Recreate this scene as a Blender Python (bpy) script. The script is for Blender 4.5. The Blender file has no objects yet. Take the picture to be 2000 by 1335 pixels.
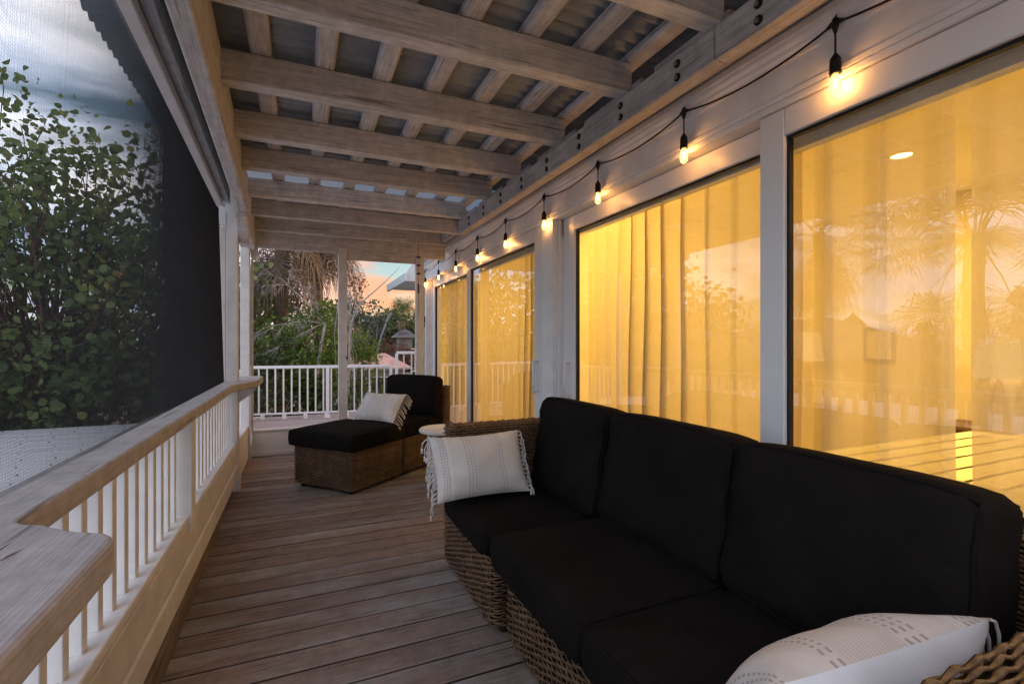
import bpy, math, random
import numpy as np
from mathutils import Vector, Matrix
random.seed(7)
rng = np.random.default_rng(11)
R = math.radians
scene = bpy.context.scene
COL = scene.collection

# ------------------------------------------------------------------ camera
cam_d = bpy.data.cameras.new('camera')
cam_d.sensor_width = 36.0
cam_d.lens = 944.0 / 2000.0 * 36.0
cam_d.clip_start = 0.05
cam_d.clip_end = 900.0
cam = bpy.data.objects.new('camera', cam_d)
COL.objects.link(cam)
cam.location = (0, 0, 1.28)
cam.rotation_euler = (R(90), 0, R(-23.58))
scene.camera = cam

# ------------------------------------------------------------------ world (dusk sky with lit cloud banks)
SUN_AZ = (0.97, 0.25)
SUN_EL = 8.0
w = bpy.data.worlds.new('World')
scene.world = w
w.use_nodes = True
nt = w.node_tree
nt.nodes.clear()
def N(t, typ, **kw):
    n = t.nodes.new(typ)
    for k, v in kw.items():
        setattr(n, k, v)
    return n
out = N(nt, 'ShaderNodeOutputWorld')
sky = N(nt, 'ShaderNodeTexSky', sky_type='NISHITA', sun_disc=False)
sky.sun_elevation = R(SUN_EL)
sky.sun_rotation = math.atan2(SUN_AZ[0], SUN_AZ[1])
sky.air_density = 1.0
sky.dust_density = 1.0
sky.ozone_density = 1.5
bg1 = N(nt, 'ShaderNodeBackground')
bg1.inputs['Strength'].default_value = 0.096
nt.links.new(sky.outputs[0], bg1.inputs['Color'])
tc = N(nt, 'ShaderNodeTexCoord')
sep = N(nt, 'ShaderNodeSeparateXYZ')
nt.links.new(tc.outputs['Generated'], sep.inputs[0])
# project the view direction on a flat cloud deck
mz = N(nt, 'ShaderNodeMath', operation='MAXIMUM'); mz.inputs[1].default_value = 0.0
nt.links.new(sep.outputs['Z'], mz.inputs[0])
az = N(nt, 'ShaderNodeMath', operation='ADD'); az.inputs[1].default_value = 0.16
nt.links.new(mz.outputs[0], az.inputs[0])
dx = N(nt, 'ShaderNodeMath', operation='DIVIDE'); dy = N(nt, 'ShaderNodeMath', operation='DIVIDE')
nt.links.new(sep.outputs['X'], dx.inputs[0]); nt.links.new(az.outputs[0], dx.inputs[1])
nt.links.new(sep.outputs['Y'], dy.inputs[0]); nt.links.new(az.outputs[0], dy.inputs[1])
cmb = N(nt, 'ShaderNodeCombineXYZ')
nt.links.new(dx.outputs[0], cmb.inputs[0]); nt.links.new(dy.outputs[0], cmb.inputs[1])
mp = N(nt, 'ShaderNodeMapping'); mp.inputs['Location'].default_value = (3.8, -0.42, 0.0); mp.inputs['Rotation'].default_value = (0, 0, R(24)); mp.inputs['Scale'].default_value = (0.62, 0.95, 1)
nt.links.new(cmb.outputs[0], mp.inputs[0])
cn = N(nt, 'ShaderNodeTexNoise'); cn.inputs['Scale'].default_value = 1.4; cn.inputs['Detail'].default_value = 7; cn.inputs['Roughness'].default_value = 0.55; cn.inputs['Distortion'].default_value = 0.35
nt.links.new(mp.outputs[0], cn.inputs['Vector'])
cr = N(nt, 'ShaderNodeValToRGB'); cr.color_ramp.elements[0].position = 0.40; cr.color_ramp.elements[1].position = 0.56
nt.links.new(cn.outputs['Fac'], cr.inputs[0])
# cloud colour: pale lavender grey, orange-pink where the low sun still reaches the underside
cn2 = N(nt, 'ShaderNodeTexNoise'); cn2.inputs['Scale'].default_value = 0.8; cn2.inputs['Detail'].default_value = 4
mp2 = N(nt, 'ShaderNodeMapping'); mp2.inputs['Location'].default_value = (9.3, 4.2, 0)
nt.links.new(cmb.outputs[0], mp2.inputs[0]); nt.links.new(mp2.outputs[0], cn2.inputs['Vector'])
cc = N(nt, 'ShaderNodeValToRGB')
els = cc.color_ramp.elements
els[0].position = 0.34; els[0].color = (0.34, 0.44, 0.74, 1)
els[1].position = 0.62; els[1].color = (0.98, 0.92, 0.93, 1)
e = els.new(0.48); e.color = (0.66, 0.73, 0.90, 1)
nt.links.new(cn2.outputs['Fac'], cc.inputs[0])
# clouds towards the set sun glow orange
ds = N(nt, 'ShaderNodeVectorMath', operation='DOT_PRODUCT')
ds.inputs[1].default_value = (*Vector((SUN_AZ[0], SUN_AZ[1], 0.1)).normalized(),)
nt.links.new(tc.outputs['Generated'], ds.inputs[0])
gm = N(nt, 'ShaderNodeMapRange', interpolation_type='SMOOTHSTEP')
gm.inputs[1].default_value = -0.08; gm.inputs[2].default_value = 0.42
nt.links.new(ds.outputs['Value'], gm.inputs[0])
gv = N(nt, 'ShaderNodeMapRange', interpolation_type='SMOOTHSTEP'); gv.inputs[1].default_value = 0.34; gv.inputs[2].default_value = 0.46; gv.inputs[3].default_value = 0.5
nt.links.new(cn.outputs['Fac'], gv.inputs[0])
gx = N(nt, 'ShaderNodeMath', operation='MULTIPLY'); nt.links.new(gm.outputs[0], gx.inputs[0]); nt.links.new(gv.outputs[0], gx.inputs[1])
gw = N(nt, 'ShaderNodeMix', data_type='RGBA')
gw.inputs[7].default_value = (0.46, 0.19, 0.09, 1)
nt.links.new(gx.outputs[0], gw.inputs[0]); nt.links.new(cc.outputs[0], gw.inputs[6])
bg2 = N(nt, 'ShaderNodeBackground'); bg2.inputs['Strength'].default_value = 1.12
nt.links.new(gw.outputs[2], bg2.inputs['Color'])
mx = N(nt, 'ShaderNodeMixShader')
cf = N(nt, 'ShaderNodeMath', operation='MULTIPLY'); cf.inputs[1].default_value = 0.85
nt.links.new(cr.outputs[0], cf.inputs[0])
nt.links.new(cf.outputs[0], mx.inputs[0]); nt.links.new(bg1.outputs[0], mx.inputs[1]); nt.links.new(bg2.outputs[0], mx.inputs[2])
nt.links.new(mx.outputs[0], out.inputs[0])

sun_d = bpy.data.lights.new('sun', 'SUN')
sun_d.energy = 0.64
sun_d.angle = R(12)
sun_d.color = (1.0, 0.72, 0.5)
sun = bpy.data.objects.new('sun', sun_d)
COL.objects.link(sun)
sdir = Vector((SUN_AZ[0], SUN_AZ[1], math.tan(R(SUN_EL)))).normalized()
sun.rotation_euler = sdir.to_track_quat('Z', 'Y').to_euler()

vs = scene.view_settings
vs.view_transform = 'Standard'
vs.look = 'None'
vs.exposure = 1.35
vs.gamma = 1.0
vs.use_curve_mapping = False
scene.render.engine = 'CYCLES'
cy = scene.cycles
cy.use_denoising = True
try:
    cy.denoiser = 'OPENIMAGEDENOISE'
except Exception:
    pass
cy.max_bounces = 7
cy.use_adaptive_sampling = True
cy.adaptive_threshold = 0.018
cy.diffuse_bounces = 3
cy.glossy_bounces = 4
cy.transmission_bounces = 4
cy.transparent_max_bounces = 24
cy.caustics_reflective = False
cy.caustics_refractive = False
cy.sample_clamp_indirect = 32.0
cy.sample_clamp_direct = 0.0

# ------------------------------------------------------------------ materials
def base_mat(name):
    m = bpy.data.materials.new(name)
    m.use_nodes = True
    t = m.node_tree
    t.nodes.clear()
    o = N(t, 'ShaderNodeOutputMaterial')
    b = N(t, 'ShaderNodeBsdfPrincipled')
    t.links.new(b.outputs[0], o.inputs[0])
    return m, t, b, o

def coords(t, scale, rot=(0, 0, 0), rand=True):
    c = N(t, 'ShaderNodeTexCoord')
    v = c.outputs['Object']
    if rand:
        oi = N(t, 'ShaderNodeObjectInfo')
        ml = N(t, 'ShaderNodeMath', operation='MULTIPLY'); ml.inputs[1].default_value = 37.0
        t.links.new(oi.outputs['Random'], ml.inputs[0])
        ad = N(t, 'ShaderNodeVectorMath', operation='ADD')
        t.links.new(v, ad.inputs[0]); t.links.new(ml.outputs[0], ad.inputs[1])
        v = ad.outputs[0]
    m = N(t, 'ShaderNodeMapping')
    m.inputs['Scale'].default_value = scale
    m.inputs['Rotation'].default_value = rot
    t.links.new(v, m.inputs[0])
    return m.outputs[0]

def noise(t, vec, scale, detail=5, rough=0.6, dist=0.0):
    n = N(t, 'ShaderNodeTexNoise')
    n.inputs['Scale'].default_value = scale; n.inputs['Detail'].default_value = detail
    n.inputs['Roughness'].default_value = rough; n.inputs['Distortion'].default_value = dist
    t.links.new(vec, n.inputs['Vector'])
    return n.outputs['Fac']

def ramp(t, fac, stops):
    r = N(t, 'ShaderNodeValToRGB')
    el = r.color_ramp.elements
    el[0].position, el[0].color = stops[0][0], (*stops[0][1], 1)
    el[1].position, el[1].color = stops[-1][0], (*stops[-1][1], 1)
    for p, c in stops[1:-1]:
        x = el.new(p); x.color = (*c, 1)
    t.links.new(fac, r.inputs[0])
    return r.outputs[0]

def mixc(t, fac, a, b, mode='MIX'):
    m = N(t, 'ShaderNodeMix', data_type='RGBA', blend_type=mode)
    if hasattr(fac, 'is_linked') or not isinstance(fac, (int, float)):
        t.links.new(fac, m.inputs[0])
    else:
        m.inputs[0].default_value = fac
    for s, v in ((6, a), (7, b)):
        if isinstance(v, tuple):
            m.inputs[s].default_value = (*v, 1)
        else:
            t.links.new(v, m.inputs[s])
    return m.outputs[2]

def bump(t, b, fac, strength=0.3, dist=0.01):
    n = N(t, 'ShaderNodeBump')
    n.inputs['Strength'].default_value = strength; n.inputs['Distance'].default_value = dist
    t.links.new(fac, n.inputs['Height'])
    t.links.new(n.outputs[0], b.inputs['Normal'])

def randval(t, lo, hi):
    oi = N(t, 'ShaderNodeObjectInfo')
    m = N(t, 'ShaderNodeMapRange')
    m.inputs[3].default_value = lo; m.inputs[4].default_value = hi
    t.links.new(oi.outputs['Random'], m.inputs[0])
    return m.outputs[0]

def wood(name, c0, c1, c2, axis, rough=0.75, var=0.0, patch=None, grain=1.0, bmp=0.35, soft=0.0, mott=0.19):
    """grain runs along axis; a large soft patch noise lets weathered zones show"""
    m, t, b, o = base_mat(name)
    s = [26.0 * grain] * 3
    s[axis] = 1.1
    v = coords(t, s)
    g = noise(t, v, 1.6, 6, 0.65, 0.6)
    col = ramp(t, g, [(0.30 - soft, c0), (0.5, c1), (0.72 + soft, c2)])
    s2 = [5.0] * 3; s2[axis] = 1.3
    v2 = coords(t, s2)
    p = noise(t, v2, 1.0, 4, 0.55)
    if patch:
        pf = ramp(t, p, [(0.46, (0, 0, 0)), (0.66, (1, 1, 1))])
        col = mixc(t, pf, col, patch)
    # dark checks and knots
    s3 = [60.0] * 3; s3[axis] = 2.0
    v3 = coords(t, s3)
    k = noise(t, v3, 1.0, 2, 0.5)
    kf = ramp(t, k, [(0.63, (0, 0, 0)), (0.72, (1, 1, 1))])
    col = mixc(t, kf, col, tuple(x * 0.62 for x in c0))
    if mott:
        mo = noise(t, coords(t, (1, 1, 1)), 13.0, 5, 0.7)
        fi = noise(t, coords(t, [x * 3.2 for x in s]), 1.6, 3, 0.6)
        col = mixc(t, 1.0, col, ramp(t, mo, [(0.30, (1 - mott * 0.8,) * 3), (0.66, (1 + mott,) * 3)]), 'MULTIPLY')
        col = mixc(t, 1.0, col, ramp(t, fi, [(0.30, (1 - mott * 0.8,) * 3), (0.60, (1 + mott * 0.8,) * 3)]), 'MULTIPLY')
    if var:
        h = N(t, 'ShaderNodeHueSaturation')
        t.links.new(col, h.inputs['Color'])
        t.links.new(randval(t, 1 - var, 1 + var), h.inputs['Value'])
        col = h.outputs[0]
    t.links.new(col, b.inputs['Base Color'])
    b.inputs['Roughness'].default_value = rough
    b.inputs['Specular IOR Level'].default_value = 0.25
    bump(t, b, g, bmp, 0.004)
    return m

def plain(name, col, rough=0.6, spec=0.3, var=0.06, scale=3.0, metal=0.0, bmp=0.0, bscale=80.0):
    m, t, b, o = base_mat(name)
    v = coords(t, (1, 1, 1))
    n = noise(t, v, scale, 5, 0.6)
    c = ramp(t, n, [(0.3, tuple(max(0, x * (1 - var)) for x in col)), (0.7, tuple(x * (1 + var) for x in col))])
    t.links.new(c, b.inputs['Base Color'])
    b.inputs['Roughness'].default_value = rough
    b.inputs['Specular IOR Level'].default_value = spec
    b.inputs['Metallic'].default_value = metal
    if bmp:
        bump(t, b, noise(t, v, bscale, 3, 0.6), bmp, 0.002)
    return m

def emit(name, col, strength):
    m, t, b, o = base_mat(name)
    t.nodes.remove(b)
    e = N(t, 'ShaderNodeEmission')
    e.inputs[0].default_value = (*col, 1); e.inputs[1].default_value = strength
    t.links.new(e.outputs[0], o.inputs[0])
    return m

M = {}
W0, W1, W2 = (0.38, 0.34, 0.31), (0.52, 0.48, 0.455), (0.60, 0.57, 0.55)
for i, a in enumerate('xyz'):
    M['wood_' + a] = wood('weathered_wood_' + a, W0, W1, W2, i, var=0.10, patch=(0.55, 0.525, 0.51))
G0, G1, G2 = (0.38, 0.345, 0.325), (0.46, 0.43, 0.415), (0.53, 0.505, 0.495)
M['cap'] = wood('grey_cap_wood', G0, G1, G2, 1, patch=(0.45, 0.42, 0.405), grain=1.8, bmp=0.3, soft=0.15)
M['lwood_y'] = wood('grey_beam_wood', G0, G1, G2, 1, var=0.05, patch=(0.40, 0.37, 0.36))
M['plank'] = wood('deck_plank_wood', (0.125, 0.084, 0.064), (0.215, 0.158, 0.127), (0.30, 0.235, 0.20), 0, rough=0.6, var=0.16, patch=(0.29, 0.26, 0.245), grain=3.2, bmp=0.3, soft=0.10, mott=0.24)
M['greyplank'] = wood('grey_deck_wood', (0.22, 0.19, 0.18), (0.32, 0.28, 0.27), (0.40, 0.36, 0.35), 0, rough=0.7, var=0.12, patch=(0.36, 0.34, 0.34), grain=1.2)
M['skirt'] = wood('dark_skirt_wood', (0.10, 0.07, 0.055), (0.17, 0.125, 0.10), (0.23, 0.18, 0.15), 1, var=0.0)
M['gap_shade'] = wood('plank_side_gap_shade', (0.03, 0.02, 0.015), (0.05, 0.034, 0.026), (0.07, 0.05, 0.04), 0)  # dark brown that stands in for shade between the deck boards
M['white'] = plain('white_paint', (0.79, 0.78, 0.77), 0.5, 0.3, 0.09, 7, bmp=0.05, bscale=30)
M['offwhite'] = plain('offwhite_trim_paint', (0.69, 0.66, 0.635), 0.55, 0.3, 0.10, 7, bmp=0.06, bscale=30)
M['vinyl'] = plain('white_door_vinyl', (0.74, 0.73, 0.73), 0.35, 0.4, 0.02, 3)
M['metalwhite'] = plain('white_powder_coat', (0.78, 0.79, 0.80), 0.35, 0.5, 0.02, 5)
M['gasket'] = plain('black_gasket', (0.012, 0.012, 0.014), 0.5, 0.3)
M['blackplastic'] = plain('black_rubber', (0.012, 0.011, 0.010), 0.5, 0.3)
M['steel'] = plain('bolt_steel', (0.32, 0.31, 0.30), 0.45, 0.5, 0.2, 40, metal=0.8)
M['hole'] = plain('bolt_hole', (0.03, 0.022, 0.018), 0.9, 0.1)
M['roofmetal'] = plain('dull_roof_metal', (0.32, 0.34, 0.36), 0.45, 0.4, 0.3, 2.2, metal=0.3)
M['lowerroof'] = plain('white_roof_coating', (0.76, 0.85, 0.90), 0.5, 0.3, 0.06, 1.5)
M['screw'] = plain('dark_screw', (0.06, 0.07, 0.08), 0.6, 0.3)
M['thread'] = plain('black_screen_thread', (0.020, 0.021, 0.024), 0.7, 0.2)
M['stucco'] = plain('cream_room_wall', (0.74, 0.66, 0.52), 0.8, 0.2, 0.04, 3)
M['ceilingw'] = plain('room_ceiling_paint', (0.80, 0.74, 0.62), 0.8, 0.2, 0.02, 2)
M['tile'] = plain('room_floor_tile', (0.50, 0.42, 0.32), 0.4, 0.4, 0.1, 2)
M['siding'] = plain('pale_siding', (0.62, 0.66, 0.68), 0.6, 0.3, 0.04, 3)

# translucent roof sheet
m, t, b, o = base_mat('translucent_roof_panel')
tr = N(t, 'ShaderNodeBsdfTranslucent'); tr.inputs[0].default_value = (0.24, 0.32, 0.37, 1)
mxs = N(t, 'ShaderNodeMixShader'); mxs.inputs[0].default_value = 0.75
b.inputs['Base Color'].default_value = (0.5, 0.6, 0.65, 1); b.inputs['Roughness'].default_value = 0.4
t.links.new(b.outputs[0], mxs.inputs[1]); t.links.new(tr.outputs[0], mxs.inputs[2]); t.links.new(mxs.outputs[0], o.inputs[0])
M['clearroof'] = m

# glass panes: clear with fresnel reflection
m, t, b, o = base_mat('door_glass')
t.nodes.remove(b)
tp = N(t, 'ShaderNodeBsdfTransparent'); tp.inputs[0].default_value = (0.93, 0.95, 0.92, 1)
gl = N(t, 'ShaderNodeBsdfGlossy'); gl.inputs['Roughness'].default_value = 0.0; gl.inputs[0].default_value = (0.95, 0.97, 1, 1)
# two-surface pane: Schlick reflectance, the same from both sides
ge = N(t, 'ShaderNodeNewGeometry')
dt = N(t, 'ShaderNodeVectorMath', operation='DOT_PRODUCT')
t.links.new(ge.outputs['Incoming'], dt.inputs[0]); t.links.new(ge.outputs['Normal'], dt.inputs[1])
ab = N(t, 'ShaderNodeMath', operation='ABSOLUTE'); t.links.new(dt.outputs['Value'], ab.inputs[0])
om = N(t, 'ShaderNodeMath', operation='SUBTRACT'); om.inputs[0].default_value = 1.0; t.links.new(ab.outputs[0], om.inputs[1])
pw = N(t, 'ShaderNodeMath', operation='POWER'); pw.inputs[1].default_value = 4.6; t.links.new(om.outputs[0], pw.inputs[0])
fr = N(t, 'ShaderNodeMapRange'); fr.inputs[3].default_value = 0.14; fr.inputs[4].default_value = 1.0
t.links.new(pw.outputs[0], fr.inputs[0])
ms = N(t, 'ShaderNodeMixShader')
t.links.new(fr.outputs[0], ms.inputs[0]); t.links.new(tp.outputs[0], ms.inputs[1]); t.links.new(gl.outputs[0], ms.inputs[2])
t.links.new(ms.outputs[0], o.inputs[0])
M['glass'] = m

# sheer curtain
m, t, b, o = base_mat('sheer_curtain')
v = coords(t, (1, 1, 1), rand=False)
wv = N(t, 'ShaderNodeTexWave', wave_type='BANDS', bands_direction='Z'); wv.inputs['Scale'].default_value = 95; wv.inputs['Distortion'].default_value = 2.0
t.links.new(v, wv.inputs['Vector'])
wy = N(t, 'ShaderNodeTexWave', wave_type='BANDS', bands_direction='Y'); wy.inputs['Scale'].default_value = 95; wy.inputs['Distortion'].default_value = 2.0
t.links.new(v, wy.inputs['Vector'])
mm = N(t, 'ShaderNodeMath', operation='MULTIPLY'); t.links.new(wv.outputs['Fac'], mm.inputs[0]); t.links.new(wy.outputs['Fac'], mm.inputs[1])
mr = N(t, 'ShaderNodeMapRange'); mr.inputs[3].default_value = 0.12; mr.inputs[4].default_value = 0.36
t.links.new(mm.outputs[0], mr.inputs[0])
df = N(t, 'ShaderNodeBsdfDiffuse'); df.inputs[0].default_value = (0.74, 0.66, 0.50, 1)
tl = N(t, 'ShaderNodeBsdfTranslucent'); tl.inputs[0].default_value = (0.82, 0.69, 0.43, 1)
t1 = N(t, 'ShaderNodeMixShader'); t1.inputs[0].default_value = 0.5
t.links.new(df.outputs[0], t1.inputs[1]); t.links.new(tl.outputs[0], t1.inputs[2])
tp = N(t, 'ShaderNodeBsdfTransparent')
t2 = N(t, 'ShaderNodeMixShader')
t.links.new(mr.outputs[0], t2.inputs[0]); t.links.new(t1.outputs[0], t2.inputs[1]); t.links.new(tp.outputs[0], t2.inputs[2])
t.nodes.remove(b)
t.links.new(t2.outputs[0], o.inputs[0])
M['sheer'] = m

# bulb envelope: clear, tinted, thin
m, t, b, o = base_mat('bulb_glass')
t.nodes.remove(b)
tp = N(t, 'ShaderNodeBsdfTransparent'); tp.inputs[0].default_value = (1, 0.93, 0.78, 1)
em = N(t, 'ShaderNodeEmission'); em.inputs[0].default_value = (1.0, 0.62, 0.22, 1); em.inputs[1].default_value = 1.52
ms = N(t, 'ShaderNodeMixShader'); ms.inputs[0].default_value = 0.38
t.links.new(tp.outputs[0], ms.inputs[1]); t.links.new(em.outputs[0], ms.inputs[2]); t.links.new(ms.outputs[0], o.inputs[0])
M['bulb'] = m
M['filament'] = emit('glowing_filament', (1.0, 0.45, 0.12), 288.0)
M['downlight'] = emit('lit_downlight_lens', (1.0, 0.74, 0.36), 10.4)
M['shade'] = emit('lit_lamp_shade', (1.0, 0.66, 0.26), 0.6)

# black outdoor fabric
m, t, b, o = base_mat('black_canvas')
v = coords(t, (1, 1, 1))
n1 = noise(t, v, 4.0, 4, 0.6)
col = ramp(t, n1, [(0.3, (0.0085, 0.0068, 0.0063)), (0.7, (0.0125, 0.0102, 0.0096))])
t.links.new(col, b.inputs['Base Color'])
b.inputs['Roughness'].default_value = 0.92
b.inputs['Specular IOR Level'].default_value = 0.06
wn_ = noise(t, v, 9.0, 4, 0.6, 0.8)
fn_ = noise(t, v, 420, 2, 0.6)
ad_ = N(t, 'ShaderNodeMath', operation='MULTIPLY_ADD'); ad_.inputs[1].default_value = 0.06
t.links.new(fn_, ad_.inputs[0]); t.links.new(wn_, ad_.inputs[2])
bump(t, b, ad_.outputs[0], 0.55, 0.02)
lint = ramp(t, noise(t, v, 140, 2, 0.5), [(0.74, (0, 0, 0)), (0.80, (1, 1, 1))])
t.links.new(mixc(t, lint, col, (0.022, 0.019, 0.018)), b.inputs['Base Color'])
M['black'] = m

# wicker strands
m, t, b, o = base_mat('wicker_strand')
v = coords(t, (1, 1, 1), rand=False)
n1 = noise(t, v, 9, 4, 0.7)
n2 = noise(t, v, 60, 3, 0.7)
col = ramp(t, n1, [(0.30, (0.034, 0.014, 0.006)), (0.48, (0.12, 0.058, 0.026)), (0.70, (0.28, 0.16, 0.078))])
col = mixc(t, 0.5, col, ramp(t, n2, [(0.35, (0.028, 0.013, 0.007)), (0.65, (0.25, 0.155, 0.082))]))
t.links.new(col, b.inputs['Base Color'])
b.inputs['Roughness'].default_value = 0.36
b.inputs['Specular IOR Level'].default_value = 0.5
M['wicker'] = m
M['wickercore'] = plain('dark_wicker_core', (0.028, 0.016, 0.010), 0.8, 0.2)

# pillow cloth: woven bands by UV
def pillow_mat():
    m, t, b, o = base_mat('pillow_cloth')
    uv = N(t, 'ShaderNodeUVMap')
    sp = N(t, 'ShaderNodeSeparateXYZ'); t.links.new(uv.outputs[0], sp.inputs[0])
    U, V = sp.outputs[0], sp.outputs[1]
    def math_(op, a, b_=None):
        n = N(t, 'ShaderNodeMath', operation=op)
        for i, x in enumerate((a, b_)):
            if x is None: continue
            if isinstance(x, (int, float)): n.inputs[i].default_value = x
            else: t.links.new(x, n.inputs[i])
        return n.outputs[0]
    def band(a, c):
        return math_('MULTIPLY', math_('GREATER_THAN', U, a), math_('LESS_THAN', U, c))
    # dashed columns
    dashes = None
    for c in (0.095, 0.125, 0.155, 0.355, 0.385, 0.415, 0.665, 0.695, 0.92, 0.95):
        bnd = band(c - 0.006, c + 0.006)
        dashes = bnd if dashes is None else math_('ADD', dashes, bnd)
    dv = math_('GREATER_THAN', math_('FRACT', math_('MULTIPLY', V, 26.0)), 0.45)
    dashes = math_('MULTIPLY', dashes, dv)
    # ribs
    rib = math_('MULTIPLY', band(0.43, 0.65), math_('GREATER_THAN', math_('FRACT', math_('MULTIPLY', U, 75.0)), 0.5))
    lines = math_('ADD', band(0.175, 0.181), band(0.195, 0.20))
    v = coords(t, (1, 1, 1))
    n1 = noise(t, v, 14, 4, 0.6)
    base = ramp(t, n1, [(0.3, (0.60, 0.55, 0.51)), (0.7, (0.70, 0.655, 0.61))])
    base = mixc(t, rib, base, (0.56, 0.50, 0.455))
    base = mixc(t, lines, base, (0.78, 0.75, 0.71))
    base = mixc(t, dashes, base, (0.40, 0.365, 0.34))
    t.links.new(base, b.inputs['Base Color'])
    b.inputs['Roughness'].default_value = 0.95
    b.inputs['Specular IOR Level'].default_value = 0.1
    h = math_('ADD', math_('MULTIPLY', rib, 0.6), math_('MULTIPLY', noise(t, v, 260, 2, 0.5), 0.5))
    h = math_('SUBTRACT', h, math_('MULTIPLY', dashes, 0.8))
    bump(t, b, h, 0.45, 0.003)
    return m
M['pillow'] = pillow_mat()
M['pillowback'] = plain('white_cotton', (0.74, 0.75, 0.77), 0.95, 0.1, 0.05, 9, bmp=0.3, bscale=220)
M['tassel'] = plain('cotton_tassel', (0.72, 0.69, 0.65), 0.95, 0.1, 0.08, 30)
M['tasseltan'] = plain('tan_tassel', (0.66, 0.52, 0.36), 0.95, 0.1, 0.08, 30)

def leafmat(name, stops, trans=0.35, rough=0.5):
    m, t, b, o = base_mat(name)
    a = N(t, 'ShaderNodeAttribute', attribute_name='rnd')
    c = ramp(t, a.outputs['Fac'], stops)
    t.links.new(c, b.inputs['Base Color'])
    b.inputs['Roughness'].default_value = rough
    b.inputs['Specular IOR Level'].default_value = 0.35
    tl = N(t, 'ShaderNodeBsdfTranslucent'); t.links.new(c, tl.inputs[0])
    ms = N(t, 'ShaderNodeMixShader'); ms.inputs[0].default_value = trans
    t.links.new(b.outputs[0], ms.inputs[1]); t.links.new(tl.outputs[0], ms.inputs[2]); t.links.new(ms.outputs[0], o.inputs[0])
    return m
M['leaf_grape'] = leafmat('round_leaf', [(0, (0.08, 0.125, 0.06)), (0.4, (0.16, 0.25, 0.095)), (0.78, (0.26, 0.37, 0.13)), (0.93, (0.38, 0.45, 0.12)), (1, (0.34, 0.16, 0.11))])
M['leaf_bright'] = leafmat('bright_leaf', [(0, (0.05, 0.10, 0.02)), (0.5, (0.12, 0.22, 0.03)), (1, (0.22, 0.33, 0.05))])
M['leaf_dark'] = leafmat('dark_leaf', [(0, (0.035, 0.06, 0.025)), (0.6, (0.075, 0.12, 0.045)), (1, (0.16, 0.19, 0.065))])
M['leaf_pine'] = leafmat('blue_green_leaf', [(0, (0.03, 0.055, 0.045)), (0.6, (0.065, 0.10, 0.08)), (1, (0.11, 0.15, 0.11))])
M['leaf_red'] = leafmat('rusty_leaf', [(0, (0.09, 0.05, 0.04)), (0.6, (0.17, 0.10, 0.075)), (1, (0.22, 0.15, 0.09))])
M['leaf_palm'] = leafmat('palm_leaf', [(0, (0.05, 0.08, 0.03)), (0.6, (0.10, 0.15, 0.055)), (1, (0.19, 0.23, 0.085))])
M['leaf_dead'] = leafmat('dead_palm_leaf', [(0, (0.09, 0.062, 0.042)), (0.5, (0.19, 0.14, 0.10)), (1, (0.34, 0.27, 0.20))], 0.15, 0.8)
M['bark'] = plain('brown_bark', (0.16, 0.115, 0.085), 0.9, 0.1, 0.35, 14, bmp=0.6, bscale=30)
M['greybark'] = plain('pale_grey_bark', (0.42, 0.38, 0.36), 0.9, 0.1, 0.2, 12, bmp=0.4, bscale=40)
M['sand'] = plain('sandy_ground', (0.22, 0.20, 0.14), 0.95, 0.1, 0.3, 0.4)
M['terracotta'] = plain('salmon_roof_tile', (0.56, 0.36, 0.30), 0.8, 0.2, 0.2, 1.5)
M['greyroof'] = plain('grey_shingle', (0.20, 0.20, 0.22), 0.85, 0.2, 0.15, 3)
M['housewall'] = plain('pale_house_wall', (0.30, 0.28, 0.27), 0.8, 0.2, 0.08, 1)
M['darkglass'] = plain('dark_window_glass', (0.03, 0.035, 0.04), 0.1, 0.6)
M['bedcloth'] = plain('cream_bed_linen', (0.82, 0.76, 0.62), 0.9, 0.1, 0.04, 6)
M['bedstripe'] = plain('charcoal_stripe', (0.05, 0.045, 0.04), 0.9, 0.1)
M['darkwood'] = plain('dark_furniture_wood', (0.12, 0.07, 0.04), 0.5, 0.4, 0.3, 8)
M['greyfabric'] = plain('grey_sham_fabric', (0.30, 0.28, 0.24), 0.9, 0.1, 0.2, 60)
M['bronze'] = plain('chime_bronze', (0.07, 0.045, 0.03), 0.5, 0.5, 0.2, 20)

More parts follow.
